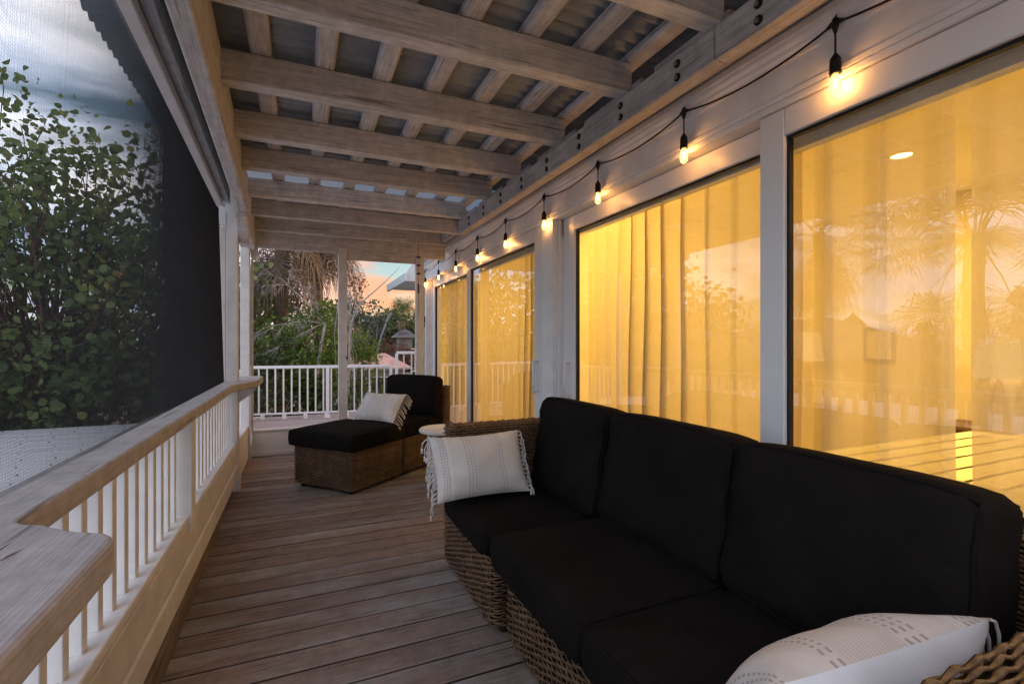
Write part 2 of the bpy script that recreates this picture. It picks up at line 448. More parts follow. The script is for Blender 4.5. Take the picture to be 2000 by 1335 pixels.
# ------------------------------------------------------------------ mesh builder
class MB:
    def __init__(s):
        s.v = []; s.f = []; s.uv = None
    def add(s, vs, fs):
        k = len(s.v)
        s.v += [tuple(map(float, p)) for p in vs]
        s.f += [tuple(i + k for i in f) for f in fs]
        return s
    def box(s, x0, x1, y0, y1, z0, z1, c=0.0):
        return s.obox(((x0 + x1) / 2, (y0 + y1) / 2, (z0 + z1) / 2), ((1, 0, 0), (0, 1, 0), (0, 0, 1)), (abs(x1 - x0) / 2, abs(y1 - y0) / 2, abs(z1 - z0) / 2), c)
    def obox(s, c0, ax, h, c=0.0):
        c0 = Vector(c0); A = [Vector(a) for a in ax]
        if c <= 0:
            pts = []
            for i in (-1, 1):
                for j in (-1, 1):
                    for k in (-1, 1):
                        pts.append(c0 + A[0] * h[0] * i + A[1] * h[1] * j + A[2] * h[2] * k)
            return s.add(pts, [(0, 1, 3, 2), (4, 6, 7, 5), (0, 4, 5, 1), (2, 3, 7, 6), (0, 2, 6, 4), (1, 5, 7, 3)])
        pts = []; idx = {}
        for i in (-1, 1):
            for j in (-1, 1):
                for k in (-1, 1):
                    for a in range(3):
                        hh = [h[0] - c, h[1] - c, h[2] - c]; hh[a] = h[a]
                        idx[(i, j, k, a)] = len(pts)
                        pts.append(c0 + A[0] * hh[0] * i + A[1] * hh[1] * j + A[2] * hh[2] * k)
        fs = []
        for a in range(3):
            for sg in (-1, 1):
                b_, c_ = [x for x in range(3) if x != a]
                q = []
                for (p, r) in ((-1, -1), (1, -1), (1, 1), (-1, 1)):
                    k = [0, 0, 0]; k[a] = sg; k[b_] = p; k[c_] = r
                    q.append(idx[(*k, a)])
                fs.append(tuple(q))
        for a in range(3):
            b_, c_ = [x for x in range(3) if x != a]
            for p in (-1, 1):
                for r in (-1, 1):
                    q = []
                    for sg, face in ((-1, b_), (1, b_), (1, c_), (-1, c_)):
                        k = [0, 0, 0]; k[a] = sg; k[b_] = p; k[c_] = r
                        q.append(idx[(*k, face)])
                    fs.append(tuple(q))
        for i in (-1, 1):
            for j in (-1, 1):
                for k in (-1, 1):
                    fs.append(tuple(idx[(i, j, k, a)] for a in range(3)))
        return s.add(pts, fs)
    def tube(s, pts, r, n=6, cap=True):
        pts = [Vector(p) for p in pts]
        rs = r if isinstance(r, (list, tuple)) else [r] * len(pts)
        ring = []; vs = []
        up = Vector((0.13, 0.31, 0.94))
        for i, p in enumerate(pts):
            d = (pts[min(i + 1, len(pts) - 1)] - pts[max(i - 1, 0)])
            if d.length < 1e-9: d = Vector((0, 0, 1))
            d.normalize()
            a = d.cross(up)
            if a.length < 1e-3: a = d.cross(Vector((1, 0, 0)))
            a.normalize(); b_ = d.cross(a)
            for k in range(n):
                t_ = 2 * math.pi * k / n
                vs.append(p + (a * math.cos(t_) + b_ * math.sin(t_)) * rs[i])
        fs = []
        for i in range(len(pts) - 1):
            for k in range(n):
                fs.append((i * n + k, i * n + (k + 1) % n, (i + 1) * n + (k + 1) % n, (i + 1) * n + k))
        if cap:
            fs.append(tuple(range(n - 1, -1, -1))); fs.append(tuple((len(pts) - 1) * n + k for k in range(n)))
        return s.add(vs, fs)
    def lathe(s, prof, n=16, c=(0, 0, 0)):
        vs = []; fs = []
        for (r, z) in prof:
            for k in range(n):
                a = 2 * math.pi * k / n
                vs.append((c[0] + r * math.cos(a), c[1] + r * math.sin(a), c[2] + z))
        for i in range(len(prof) - 1):
            for k in range(n):
                fs.append((i * n + k, i * n + (k + 1) % n, (i + 1) * n + (k + 1) % n, (i + 1) * n + k))
        fs.append(tuple(range(n - 1, -1, -1))); fs.append(tuple((len(prof) - 1) * n + k for k in range(n)))
        return s.add(vs, fs)
    def prism_y(s, poly, y0, y1):
        """poly of (x, z) extruded along y"""
        n = len(poly)
        vs = [(x, y0, z) for x, z in poly] + [(x, y1, z) for x, z in poly]
        fs = [tuple(range(n - 1, -1, -1)), tuple(range(n, 2 * n))]
        for k in range(n):
            fs.append((k, (k + 1) % n, n + (k + 1) % n, n + k))
        return s.add(vs, fs)
    def build(s, name, mat, parent=None, smooth=False, bevel=0.0, loc=None):
        me = bpy.data.meshes.new(name)
        me.from_pydata(s.v, [], s.f)
        me.validate()
        me.materials.append(M[mat] if isinstance(mat, str) else mat)
        if smooth:
            me.polygons.foreach_set('use_smooth', [True] * len(me.polygons))
        o_ = bpy.data.objects.new(name, me)
        COL.objects.link(o_)
        if parent is not None: o_.parent = parent
        if loc is not None: o_.location = loc
        if bevel:
            bm_ = o_.modifiers.new('bevel', 'BEVEL'); bm_.width = bevel; bm_.segments = 3; bm_.limit_method = 'ANGLE'; bm_.angle_limit = R(40)
        return o_

def recalc(o):
    import bmesh
    bm = bmesh.new(); bm.from_mesh(o.data)
    bmesh.ops.recalc_face_normals(bm, faces=bm.faces)
    bm.to_mesh(o.data); bm.free()
    return o

def tag(o, label=None, cat=None, group=None, kind=None):
    if label: o['label'] = label
    if cat: o['category'] = cat
    if group: o['group'] = group
    if kind: o['kind'] = kind
    return o

def thing(name, label, cat, loc=(0, 0, 0), rz=0.0, group=None):
    o = bpy.data.objects.new(name, None)
    COL.objects.link(o)
    o.location = loc; o.rotation_euler = (0, 0, rz); o.empty_display_size = 0.1
    return tag(o, label, cat, group)

def share(src, loc, parent=None, rot=None, scale=None):
    """copy of one part that shares its mesh"""
    c = src.copy()
    COL.objects.link(c)
    c.location = loc
    if rot is not None: c.rotation_euler = rot
    if scale is not None: c.scale = scale
    if parent is not None: c.parent = parent
    return c

def npmesh(name, V, F, mat, parent=None, rnd=None, smooth=False):
    me = bpy.data.meshes.new(name)
    V = np.asarray(V, dtype=np.float32).reshape(-1, 3)
    F = np.asarray(F, dtype=np.int32)
    k = F.shape[1]
    me.vertices.add(len(V)); me.vertices.foreach_set('co', V.ravel())
    me.loops.add(F.size); me.loops.foreach_set('vertex_index', F.ravel())
    me.polygons.add(len(F))
    me.polygons.foreach_set('loop_start', np.arange(0, F.size, k, dtype=np.int32))
    me.polygons.foreach_set('loop_total', np.full(len(F), k, dtype=np.int32))
    if smooth: me.polygons.foreach_set('use_smooth', np.ones(len(F), dtype=bool))
    if rnd is not None:
        at = me.attributes.new('rnd', 'FLOAT', 'POINT')
        at.data.foreach_set('value', np.asarray(rnd, dtype=np.float32))
    me.update(calc_edges=True)
    me.materials.append(M[mat])
    o_ = bpy.data.objects.new(name, me)
    COL.objects.link(o_)
    if parent is not None: o_.parent = parent
    return o_

# =================================================================== SETTING
GZ = -3.2
g = MB().add([(-300, -300, GZ), (300, -300, GZ), (300, 300, GZ), (-300, 300, GZ)], [(0, 1, 2, 3)]).build('ground', 'sand')
tag(g, 'sandy ground far below the raised porch', 'ground', kind='structure')

# porch floor: bed below, coloured dark as shade for the gaps, and single planks on it
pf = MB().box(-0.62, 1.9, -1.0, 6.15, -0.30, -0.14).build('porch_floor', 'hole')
tag(pf, 'brown weathered hardwood plank floor of the porch', 'floor', kind='structure')
pl0 = None
k0 = 0
y = 2.202 - 0.1467 * 21
while y < 6.1:
    if pl0 is None:
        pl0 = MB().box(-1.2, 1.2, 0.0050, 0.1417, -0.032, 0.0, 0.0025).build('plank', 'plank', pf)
        pl0.data.materials.append(M['gap_shade'])
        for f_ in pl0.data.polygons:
            if abs(f_.normal.z) < 0.3: f_.material_index = 1     # board flanks coloured dark, painting shade into the gaps
        p = pl0
    else:
        p = share(pl0, (0, 0, 0), pf)
    p.location = (0.62, y, random.uniform(-0.0012, 0.0008))
    p.rotation_euler = (0, 0, random.uniform(-0.0012, 0.0012))
    y += 0.1467

# deck beyond the end wall
df_ = MB().box(-0.95, 2.6, 6.34, 9.25, -0.22, -0.045).build('outer_deck', 'skirt')
tag(df_, 'grey weathered plank deck beyond the end of the porch', 'deck', kind='structure')
y = 6.35; q0 = None
while y < 9.2:
    if q0 is None:
        q0 = MB().box(-1.75, 1.75, 0.003, 0.142, -0.04, -0.005, 0.003).build('plank', 'greyplank', df_); p = q0
    else:
        p = share(q0, (0, 0, 0), df_)
    p.location = (0.82, y, random.uniform(-0.001, 0.001))
    y += 0.146

# lower roof beside the porch
lr = thing('lower_roof', 'white metal roof with dark screws, seen below the screen beyond the porch rail', 'roof')
V = []; F_ = []
rib = MB()
rib.box(-9.0, -0.68, -3.0, 10.4, -0.35, -0.15)
rib.build('roof_sheet', 'lowerroof', lr)
sb = MB()
for i, yy in enumerate(np.arange(1.0, 10.3, 0.42)):
    for xx in np.arange(-6.5, -0.8, 0.31):
        x_ = xx + (0.11 if i % 2 else 0) + random.uniform(-.01, .01)
        sb.lathe([(0.011, 0), (0.011, 0.008), (0.005, 0.012)], 6, (x_, yy + random.uniform(-.02, .02), -0.15))
o = sb.build('screws', 'screw', lr); o['kind'] = 'stuff'
sm = MB()
for yy in np.arange(-2.6, 10.3, 0.42):
    sm.box(-8.9, -0.7, yy - 0.19, yy - 0.175, -0.151, -0.144)
o = sm.build('seams', 'lowerroof', lr); o['kind'] = 'stuff'

# =================================================================== PORCH ROOF
pr = thing('porch_roof', 'wooden rafters, purlins and corrugated metal sheets forming the porch ceiling', 'roof')
RAF = [0.16, 0.81, 1.46, 2.03, 2.69, 3.345, 3.935, 4.642, 5.33, 6.03]   # far edges
r0 = None
RX0, RX1 = -0.31, 1.50
for i, yf in enumerate(RAF):
    x1 = RX1 if i < 8 else 1.70
    x0 = -0.33 - 0.026 * yf
    L = (x1 - x0) / 2
    rf = MB().box(-L, L, -0.08, 0.0, 0.0, 0.15, 0.006).build('rafter', 'wood_x', pr)
    rf.location = ((x0 + x1) / 2, yf, 2.506 + random.uniform(-0.002, 0.002))
# purlins, rounded edges
PUR = [-0.178, 0.111, 0.396, 0.67, 0.955, 1.24, 1.52]
def stadium(w_, h_, r_):
    pts = []
    for (cx, cz, a0) in ((w_ / 2 - r_, h_ - 0.004, 0), (-w_ / 2 + r_, h_ - 0.004, 90), (-w_ / 2 + r_, r_, 180), (w_ / 2 - r_, r_, 270)):
        if a0 < 180:
            pts.append((w_ / 2 if a0 == 0 else -w_ / 2, h_))
            continue
        for k in range(5):
            a = R(a0 + 90 * k / 4)
            pts.append((cx + r_ * math.cos(a), cz + r_ * math.sin(a)))
    return pts
u0 = None
for x in PUR:
    if u0 is None:
        u0 = MB().prism_y(stadium(0.098, 0.040, 0.022), -2.58, 3.6).build('purlin', 'wood_y', pr); recalc(u0); p = u0
    else:
        p = share(u0, (0, 0, 0), pr)
    p.location = (x, 2.62, 2.658)
# corrugated sheets, ribs run across the porch
def corrugated(y0, y1, x0, x1, z):
    n = max(2, int((y1 - y0) / 0.0076))
    ys = np.linspace(y0, y1, n + 1)
    zs = z + 0.014 * np.sin(2 * np.pi * ys / 0.076)
    nx = 6
    xs = np.linspace(x0, x1, nx + 1)
    V = np.array([(x, a, b) for x in xs for a, b in zip(ys, zs)])
    F = np.array([(i * (n + 1) + j, i * (n + 1) + j + 1, (i + 1) * (n + 1) + j + 1, (i + 1) * (n + 1) + j) for i in range(nx) for j in range(n)])
    return V, F
cuts = [0.03, 0.66, 1.52, 2.38, 3.24, 4.22, 5.02, 5.75, 6.3]
for a, b_ in zip(cuts[:-1], cuts[1:]):
    clear = abs(a - 4.22) < 1e-6
    V, F = corrugated(a - 0.02, b_ + 0.02, -0.86, 1.79, 2.715 + (0.002 if int(a * 10) % 2 else 0.0))
    o = npmesh('translucent_sheet' if clear else 'roof_sheet', V, F, 'clearroof' if clear else 'roofmetal', pr, smooth=True)
    if clear: o['label'] = 'pale blue translucent corrugated sheet letting daylight through'
# outer beam (slightly skewed in plan, as the photo's lines run)
SK = R(1.78)
def skew(o_):
    o_.rotation_euler = (0, 0, SK)
    return o_
def rail_x(s_, y_):
    return s_ / math.cos(SK) - y_ * math.tan(SK)
bm = MB().box(-0.335, -0.261, -1.0, 5.0, 2.34, 2.652, 0.007).build('beam', 'wood_y', pr); skew(bm)
bm = MB().box(-0.352, -0.278, 5.003, 6.28, 2.30, 2.652, 0.007).build('beam', 'wood_y', pr); skew(bm)
# scalloped bolster at the post
prof = [(4.50, 2.338), (4.50, 2.30), (4.53, 2.275), (4.60, 2.262), (4.68, 2.24), (4.74, 2.205), (4.80, 2.16), (4.86, 2.14), (5.02, 2.14), (5.02, 2.338)]
mb = MB()
n = len(prof)
vs = [(-0.345, a, b_) for a, b_ in prof] + [(-0.271, a, b_) for a, b_ in prof]
mb.add(vs, [tuple(range(n)), tuple(range(2 * n - 1, n - 1, -1))] + [(k, (k + 1) % n, n + (k + 1) % n, n + k) for k in range(n)])
o = recalc(mb.build('bolster', 'wood_y', pr)); skew(o)
# posts
P1x0, P1x1 = -0.585, -0.495
for (xa, xb, ya, yb) in ((P1x0, P1x1, 4.745, 4.835), (-0.605, -0.515, 5.99, 6.08)):
    po = MB().box(xa, xb, ya, yb, 0.0, 2.652, 0.006).build('post', 'offwhite', pr)
    MB().box(xa - 0.014, xb + 0.014, ya - 0.014, yb + 0.014, 0.001, 0.145, 0.004).build('base_trim', 'offwhite', po)
# house-side beam in two lengths, bolts in pairs
for (ya, yb, dx_) in ((-1.0, 1.405, 0.0), (1.409, 4.72, 0.0)):
    o = MB().box(1.47, 1.547, ya, yb, 2.372, 2.5045, 0.005).build('beam', 'lwood_y', pr)
for y in np.arange(0.009 + 0.4, 4.7, 0.3985):
    for z in (2.463, 2.405):
        mb = MB()
        mb.tube([(1.4705, y, z), (1.464, y, z)], 0.0165, 12)
        h = mb.build('bolt_hole', 'hole', pr)
        mb = MB(); mb.tube([(1.4645, y + 0.002, z - 0.001), (1.459, y + 0.002, z - 0.001)], 0.009, 8)
        mb.build('bolt', 'steel', h)
# blocking board between rafter ends and the wall
for i, yf in enumerate(RAF[:-1]):
    o = MB().box(1.625, 1.665, yf + 0.012, RAF[i + 1] - 0.09, 2.53, 2.66, 0.003).build('blocking', 'lwood_y', pr)

# =================================================================== PORCH RAILING
rl = thing('porch_railing', 'porch railing with wide weathered wood cap and white balusters', 'railing')
poly = [(-0.633, -0.9), (-0.295, -0.9), (-0.295, 1.02)]
for k in range(1, 6):      # rounded outer corner
    a = R(90 * k / 6); poly.append((-0.345 + 0.05 * math.cos(a), 1.02 + 0.078 * math.sin(a)))
poly += [(-0.37, 1.117), (-0.43, 1.172)]
for k in range(0, 7):      # inner fillet
    a = R(-90 - 90 * k / 6); poly.append((-0.445 + 0.05 * math.cos(a), 1.245 + 0.055 * math.sin(a)))
poly += [(-0.495, 1.36), (-0.495, 4.36), (-0.478, 4.46), (-0.41, 4.68), (-0.355, 4.82), (-0.345, 4.87), (-0.345, 5.40), (-0.36, 5.47), (-0.633, 5.47)]
n = len(poly)
mb = MB(); mb.add([(x, y, 0.878) for x, y in poly] + [(x, y, 0.94) for x, y in poly],
                  [tuple(range(n - 1, -1, -1)), tuple(range(n, 2 * n))] + [(k, (k + 1) % n, n + (k + 1) % n, n + k) for k in range(n)])
cap = recalc(mb.build('cap', 'cap', rl, bevel=0.012))
# checks (cracks) in the cap
for (x, y, L, wd) in ((-0.545, 0.90, 0.13, 0.004), (-0.52, 0.80, 0.10, 0.009), (-0.46, 0.93, 0.16, 0.004), (-0.50, 1.05, 0.06, 0.003), (-0.56, 0.63, 0.2, 0.004), (-0.40, 0.70, 0.12, 0.003), (-0.43, 1.0, 0.05, 0.003)):
    ck = MB()
    m_ = 7
    top = []; bot = []
    for k in range(m_):
        f = k / (m_ - 1)
        ww = wd * math.sin(math.pi * f) * (0.7 + 0.6 * random.random()) + 0.0003
        top.append((x + 0.01 * f + ww, y + L * f, 0.9404)); bot.append((x + 0.01 * f - ww, y + L * f, 0.9404))
    ck.add(top + bot, [(k, k + 1, m_ + k + 1, m_ + k) for k in range(m_ - 1)])
    ck.build('crack', 'skirt', cap)
# balusters
b0 = None
y = 0.18
while y < 4.70:
    if abs(y - 2.885) < 0.075:
        y += 0.118; continue
    if b0 is None:
        b0 = MB().box(-0.019, 0.019, -0.019, 0.019, 0, 0.462, 0.002).build('baluster', 'white', rl); p = b0
    else:
        p = share(b0, (0, 0, 0), rl)
    p.location = (-0.572, y, 0.418)
    p.rotation_euler = (0, 0, random.uniform(-0.02, 0.02))
    y += 0.118
MB().box(-0.59, -0.497, 2.84, 2.93, 0.335, 0.879, 0.004).build('post', 'white', rl)
MB().box(-0.64, -0.512, -0.9, 4.74, 0.385, 0.418, 0.004).build('bottom_rail', 'white', rl)
o = MB().box(-0.545, -0.506, -0.9, 4.744, 0.245, 0.384, 0.003).build('kick_board', 'offwhite', rl)
o = MB().box(-0.545, -0.489, -0.9, 4.73, 0.118, 0.243, 0.008).build('kick_board', 'offwhite', rl)
sk = MB().box(-0.055, 0.0, -3.2, 2.52, 0.002, 0.116, 0.003).build('skirt_board', 'skirt', rl)
sk.location = (-0.478, 2.19, 0); sk.rotation_euler = (0, 0, R(1.2))
# brace under the widened shelf
mb = MB()
tri = [(-0.494, 0.876), (-0.36, 0.876), (-0.38, 0.84), (-0.494, 0.755)]
mb.prism_y(tri, 4.752, 4.79)
recalc(mb.build('brace', 'wood_z', rl))
MB().box(-0.633, -0.60, 5.0, 5.46, 0.10, 0.876, 0.003).build('side_panel', 'white', rl)
MB().box(-0.598, -0.53, 4.85, 5.98, 0.001, 0.36, 0.003).build('kick_board', 'offwhite', rl)

# =================================================================== INSECT SCREEN on the left side
sc_ = thing('insect_screen', 'dark insect screen stretched above the porch rail', 'screen')
o = MB().box(-0.503, -0.447, -1.0, 4.62, 2.392, 2.694, 0.004).build('top_board', 'offwhite', sc_); skew(o)
o = MB().box(-0.445, -0.40, -1.0, 4.70, 2.44, 2.694, 0.004).build('header_board', 'wood_y', sc_); skew(o)
MB().box(-0.645, -0.588, 4.755, 4.80, 0.942, 2.43, 0.003).build('side_board', 'offwhite', sc_)
br = MB().box(-0.647, -0.586, 4.742, 4.752, 2.23, 2.392, 0.002).build('bracket', 'white', sc_)
for zz in (2.245, 2.27):
    for xx in (-0.632, -0.601):
        MB().tube([(xx, 4.7415, zz), (xx, 4.738, zz)], 0.004, 8).build('screw', 'hole', br)
# threads: square-section verticals and thinner horizontals
XS = -0.600
ys = np.arange(-1.0, 4.75, 0.0040) + rng.normal(0, 0.00012, len(np.arange(-1.0, 4.75, 0.0040)))
hx, hy = 0.00041, 0.00016
V = np.zeros((len(ys), 8, 3))
for k, (a, b_) in enumerate(((hx, 0), (0, hy), (-hx, 0), (0, -hy))):
    V[:, k, 0] = XS + a; V[:, k, 1] = ys + b_; V[:, k, 2] = 0.94
    V[:, k + 4, 0] = -0.492 - ys * math.tan(SK) + a; V[:, k + 4, 1] = ys + b_; V[:, k + 4, 2] = 2.41
ft = np.array([(0, 1, 5, 4), (1, 2, 6, 5), (2, 3, 7, 6), (3, 0, 4, 7)])
F = (np.arange(len(ys))[:, None, None] * 8 + ft[None]).reshape(-1, 4)
zs = np.arange(0.945, 2.405, 0.0075)
V2 = np.zeros((len(zs), 8, 3)); hz = 0.00020
for k, (a, b_) in enumerate(((hz, 0), (0, hz), (-hz, 0), (0, -hz))):
    fz = (zs - 0.94) / 1.47
    V2[:, k, 0] = XS + (-0.492 + 1.0 * math.tan(SK) - XS) * fz + a; V2[:, k, 2] = zs + b_; V2[:, k, 1] = -1.0
    V2[:, k + 4, 0] = XS + (-0.492 - 4.75 * math.tan(SK) - XS) * fz + a; V2[:, k + 4, 2] = zs + b_; V2[:, k + 4, 1] = 4.75
F2 = (np.arange(len(zs))[:, None, None] * 8 + ft[None]).reshape(-1, 4) + len(ys) * 8
o = npmesh('mesh_threads', np.concatenate([V.reshape(-1, 3), V2.reshape(-1, 3)]), np.concatenate([F, F2]), 'thread', sc_)
o['kind'] = 'stuff'

# =================================================================== END WALL of the porch
ew = thing('end_frame', 'open wood frame with centre post and low kick panel at porch end', 'frame')
MB().box(-0.515, 1.72, 6.10, 6.15, 2.345, 2.652, 0.004).build('header', 'wood_x', ew)
MB().box(-0.512, -0.44, 6.085, 6.099, 2.22, 2.60, 0.003).build('corner_block', 'wood_z', ew)
MB().box(-0.475, 0.415, 6.105, 6.14, 2.335, 2.344, 0.002).build('head_trim', 'offwhite', ew)
MB().box(0.51, 1.335, 6.105, 6.145, 2.268, 2.344, 0.003).build('head_trim', 'wood_x', ew)
cp = MB().box(0.408, 0.507, 6.085, 6.165, 0.29, 2.40, 0.004).build('centre_post', 'offwhite', ew)
mb = MB(); mb.box(0.492, 0.504, 6.072, 6.084, 1.07, 1.11, 0.002)
mb.build('latch', 'bronze', cp)
MB().box(-0.505, 1.34, 6.105, 6.145, 0.001, 0.275, 0.003).build('kick_panel', 'offwhite', ew)
MB().box(-0.512, 1.345, 6.085, 6.17, 0.277, 0.296, 0.004).build('sill', 'offwhite', ew)
MB().box(-0.505, 1.34, 6.088, 6.103, 0.001, 0.05, 0.004).build('toe_trim', 'offwhite', ew)
MB().box(1.337, 1.435, 6.09, 6.17, 0.0, 2.344, 0.004).build('side_post', 'offwhite', ew)
MB().box(-0.512, -0.487, 6.087, 6.099, 0.297, 2.2, 0.002).build('jamb', 'offwhite', ew)

# =================================================================== HOUSE
hs = thing('house', 'white house wall with sliding glass doors and a lamp-lit bedroom behind', 'house')
WX = 1.80
# frieze above the doors, mullion walls, corner
MB().box(WX, 2.02, -1.5, 7.75, 2.235, 3.0).build('frieze', 'white', hs)
MB().box(WX, 2.02, 3.33, 3.505, 0.0, 2.233).build('wall_pier', 'white', hs)
MB().box(WX, 2.02, 7.40, 7.75, 0.0, 2.233).build('wall_pier', 'offwhite', hs)
MB().box(WX - 0.02, WX - 0.001, 7.60, 7.75, 0.0, 2.42, 0.003).build('corner_trim', 'offwhite', hs)
MB().box(WX - 0.018, WX - 0.001, 7.42, 7.50, 0.0, 2.233, 0.003).build('door_casing', 'offwhite', hs)
MB().box(WX, 2.02, -1.5, 7.75, -0.2, 0.0).build('threshold', 'white', hs)
# beads along the frieze foot
MB().box(WX - 0.008, WX - 0.0005, -1.5, 7.59, 2.237, 2.262, 0.003).build('bead', 'white', hs)
MB().box(WX - 0.0045, WX - 0.0003, -1.5, 7.59, 2.266, 2.290, 0.002).build('bead', 'white', hs)
# crown moulding
cr_ = [(1.80, 2.405), (1.790, 2.405), (1.786, 2.42), (1.778, 2.43), (1.776, 2.445), (1.760, 2.462), (1.752, 2.468), (1.746, 2.472), (1.746, 2.50), (1.80, 2.50)]
recalc(MB().prism_y(cr_, -1.5, 7.75).build('crown_moulding', 'white', hs))
# sub-fascia above the crown
MB().box(1.70, 1.745, -1.5, 7.7, 2.505, 2.56, 0.004).build('ledger', 'lwood_y', hs)
# far wing eave
ev = MB()
ev.add([(1.90, 9.5, 2.50), (1.90, 11.5, 2.50), (3.6, 11.5, 2.50), (3.6, 9.5, 2.50), (1.90, 9.5, 2.53), (1.90, 11.5, 2.53), (3.6, 11.5, 2.53), (3.6, 9.5, 2.53)],
       [(0, 3, 2, 1), (4, 5, 6, 7), (0, 1, 5, 4), (1, 2, 6, 5), (2, 3, 7, 6), (3, 0, 4, 7)])
evo = ev.build('eave', 'siding', hs)
for k in range(7):
    MB().box(1.93, 3.55, 9.55 + k * 0.14, 9.55 + k * 0.14 + 0.125, 2.485, 2.498, 0.003).build('soffit_slat', 'siding', evo)
gb = MB()
gb.add([(1.87, 9.46, 2.47), (1.87, 9.46, 2.62), (2.30, 9.46, 3.25), (3.7, 9.46, 3.4), (3.7, 9.46, 2.47)], [(0, 1, 2, 3, 4)])
gb.box(1.845, 1.895, 9.40, 11.6, 2.46, 2.62, 0.004)
gb.build('fascia', 'siding', evo)
MB().box(2.75, 3.6, 9.9, 12.0, 0.0, 2.484).build('wing_wall', 'siding', hs)

def sliding_panel(x0, x1, ya, yb, gy0, gy1, gx, handle_y=None):
    """panel between ya..yb, glass gy0..gy1; children: stiles, rails, glass, gasket, handle"""
    root = bpy.data.objects.new('sliding_door', None); COL.objects.link(root); root.parent = hs
    ztop, zg1, zg0 = 2.231, 2.12, 0.16
    MB().box(x0, x1, ya, gy0, 0.0, ztop, 0.004).build('stile', 'vinyl', root)
    MB().box(x0, x1, gy1, yb, 0.0, ztop, 0.004).build('stile', 'vinyl', root)
    MB().box(x0, x1, gy0, gy1, zg1, ztop, 0.004).build('rail', 'vinyl', root)
    MB().box(x0, x1, gy0, gy1, 0.0, zg0, 0.004).build('rail', 'vinyl', root)
    gk = MB()
    e_ = 0.012
    for (a, b_, c, d) in ((gy0, gy0 + e_, zg0, zg1), (gy1 - e_, gy1, zg0, zg1), (gy0 + e_, gy1 - e_, zg1 - e_, zg1), (gy0 + e_, gy1 - e_, zg0, zg0 + e_)):
        gk.box(gx - 0.012, gx + 0.012, a, b_, c, d)
    gk.build('gasket', 'gasket', root)
    MB().add([(gx, gy0 + e_, zg0 + e_), (gx, gy1 - e_, zg0 + e_), (gx, gy1 - e_, zg1 - e_), (gx, gy0 + e_, zg1 - e_)], [(0, 1, 2, 3)]).build('glass', 'glass', root)
    if handle_y is not None:
        hb = MB()
        hx_ = x0 - 0.045
        hb.tube([(x0 - 0.001, handle_y, 0.87), (hx_, handle_y, 0.87)], 0.008, 8)
        hb.tube([(x0 - 0.001, handle_y, 1.12), (hx_, handle_y, 1.12)], 0.008, 8)
        hb.tube([(hx_, handle_y, 0.855), (hx_, handle_y, 1.135)], 0.011, 8)
        hb.build('handle', 'vinyl', root, smooth=True)
    return root
d = sliding_panel(1.802, 1.852, -0.55, 1.475, -0.44, 1.36, 1.83)
d['label'] = 'nearest glass door panel, bed visible behind its curtains'
d = sliding_panel(1.878, 1.928, 1.44, 3.30, 1.52, 3.133, 1.905, 3.20)
d['label'] = 'glass door panel behind the middle of the sofa'
d = sliding_panel(1.802, 1.852, 3.508, 5.475, 3.66, 5.358, 1.83, 3.585)
d['label'] = 'far glass door panel with handle at its near edge'
d = sliding_panel(1.878, 1.928, 5.44, 7.38, 5.55, 7.28, 1.905)
d['label'] = 'farthest glass door panel beside the porch corner'
# head and jamb linings behind the panels
MB().box(1.935, 1.985, -0.6, 3.328, 2.10, 2.234).build('door_head', 'vinyl', hs)
MB().box(1.935, 1.985, 3.507, 7.398, 2.10, 2.234).build('door_head', 'vinyl', hs)
for (ya, yb) in ((3.302, 3.328), (7.382, 7.398)):
    MB().box(1.86, 1.98, ya, yb, 0.0, 2.10, 0.002).build('jamb', 'vinyl', hs)
MB().box(1.84, 1.86, 3.304, 3.328, 0.0, 2.231, 0.002).build('jamb', 'vinyl', hs)
# bedroom shell
MB().box(2.02, 5.6, -2.6, 8.0, -0.2, -0.002).build('room_floor', 'tile', hs)
MB().box(2.02, 5.6, -2.6, 8.0, 2.60, 2.8).build('room_ceiling', 'ceilingw', hs)
MB().box(5.3, 5.5, -2.6, 8.0, 0.0, 2.6).build('room_wall', 'stucco', hs)
MB().box(2.02, 5.3, -2.6, -2.4, 0.0, 2.6).build('room_wall', 'stucco', hs)
MB().box(2.02, 5.3, 7.75, 7.95, 0.0, 2.6).build('room_wall', 'stucco', hs)
MB().box(2.02, 5.3, 3.9, 4.0, 0.0, 2.6).build('room_wall', 'stucco', hs)
MB().box(1.98, 2.02, -2.6, -0.62, 0.0, 2.6).build('room_wall', 'stucco', hs)

# recessed downlights
def downlight(x, y, label, power):
    t_ = thing('recessed_light', label, 'light', (x, y, 2.6), group='recessed ceiling lights in the bedroom')
    MB().lathe([(0.085, 0), (0.085, -0.006), (0.066, -0.008), (0.062, -0.001)], 20).build('trim_ring', 'ceilingw', t_)
    MB().lathe([(0.061, -0.003), (0.058, -0.0045)], 20).build('lens', 'downlight', t_)
    l = bpy.data.lights.new('downlight_lamp', 'AREA'); l.shape = 'DISK'; l.size = 0.12; l.energy = power; l.color = (1.0, 0.60, 0.13)
    o_ = bpy.data.objects.new('downlight_lamp', l); COL.objects.link(o_); o_.parent = t_; o_.location = (0, 0, -0.02)
    return t_
downlight(3.89, 2.03, 'lit recessed ceiling light behind the nearest curtain', 23.2)
downlight(3.6, 0.1, 'lit recessed ceiling light over the near end of the bed', 21.6)
downlight(3.4, 5.0, 'lit recessed ceiling light behind the far doors', 22.4)
downlight(3.4, 6.6, 'lit recessed ceiling light in the far corner of the room', 20.0)
downlight(2.75, 3.0, 'lit recessed ceiling light behind the pleated curtain', 18.4)

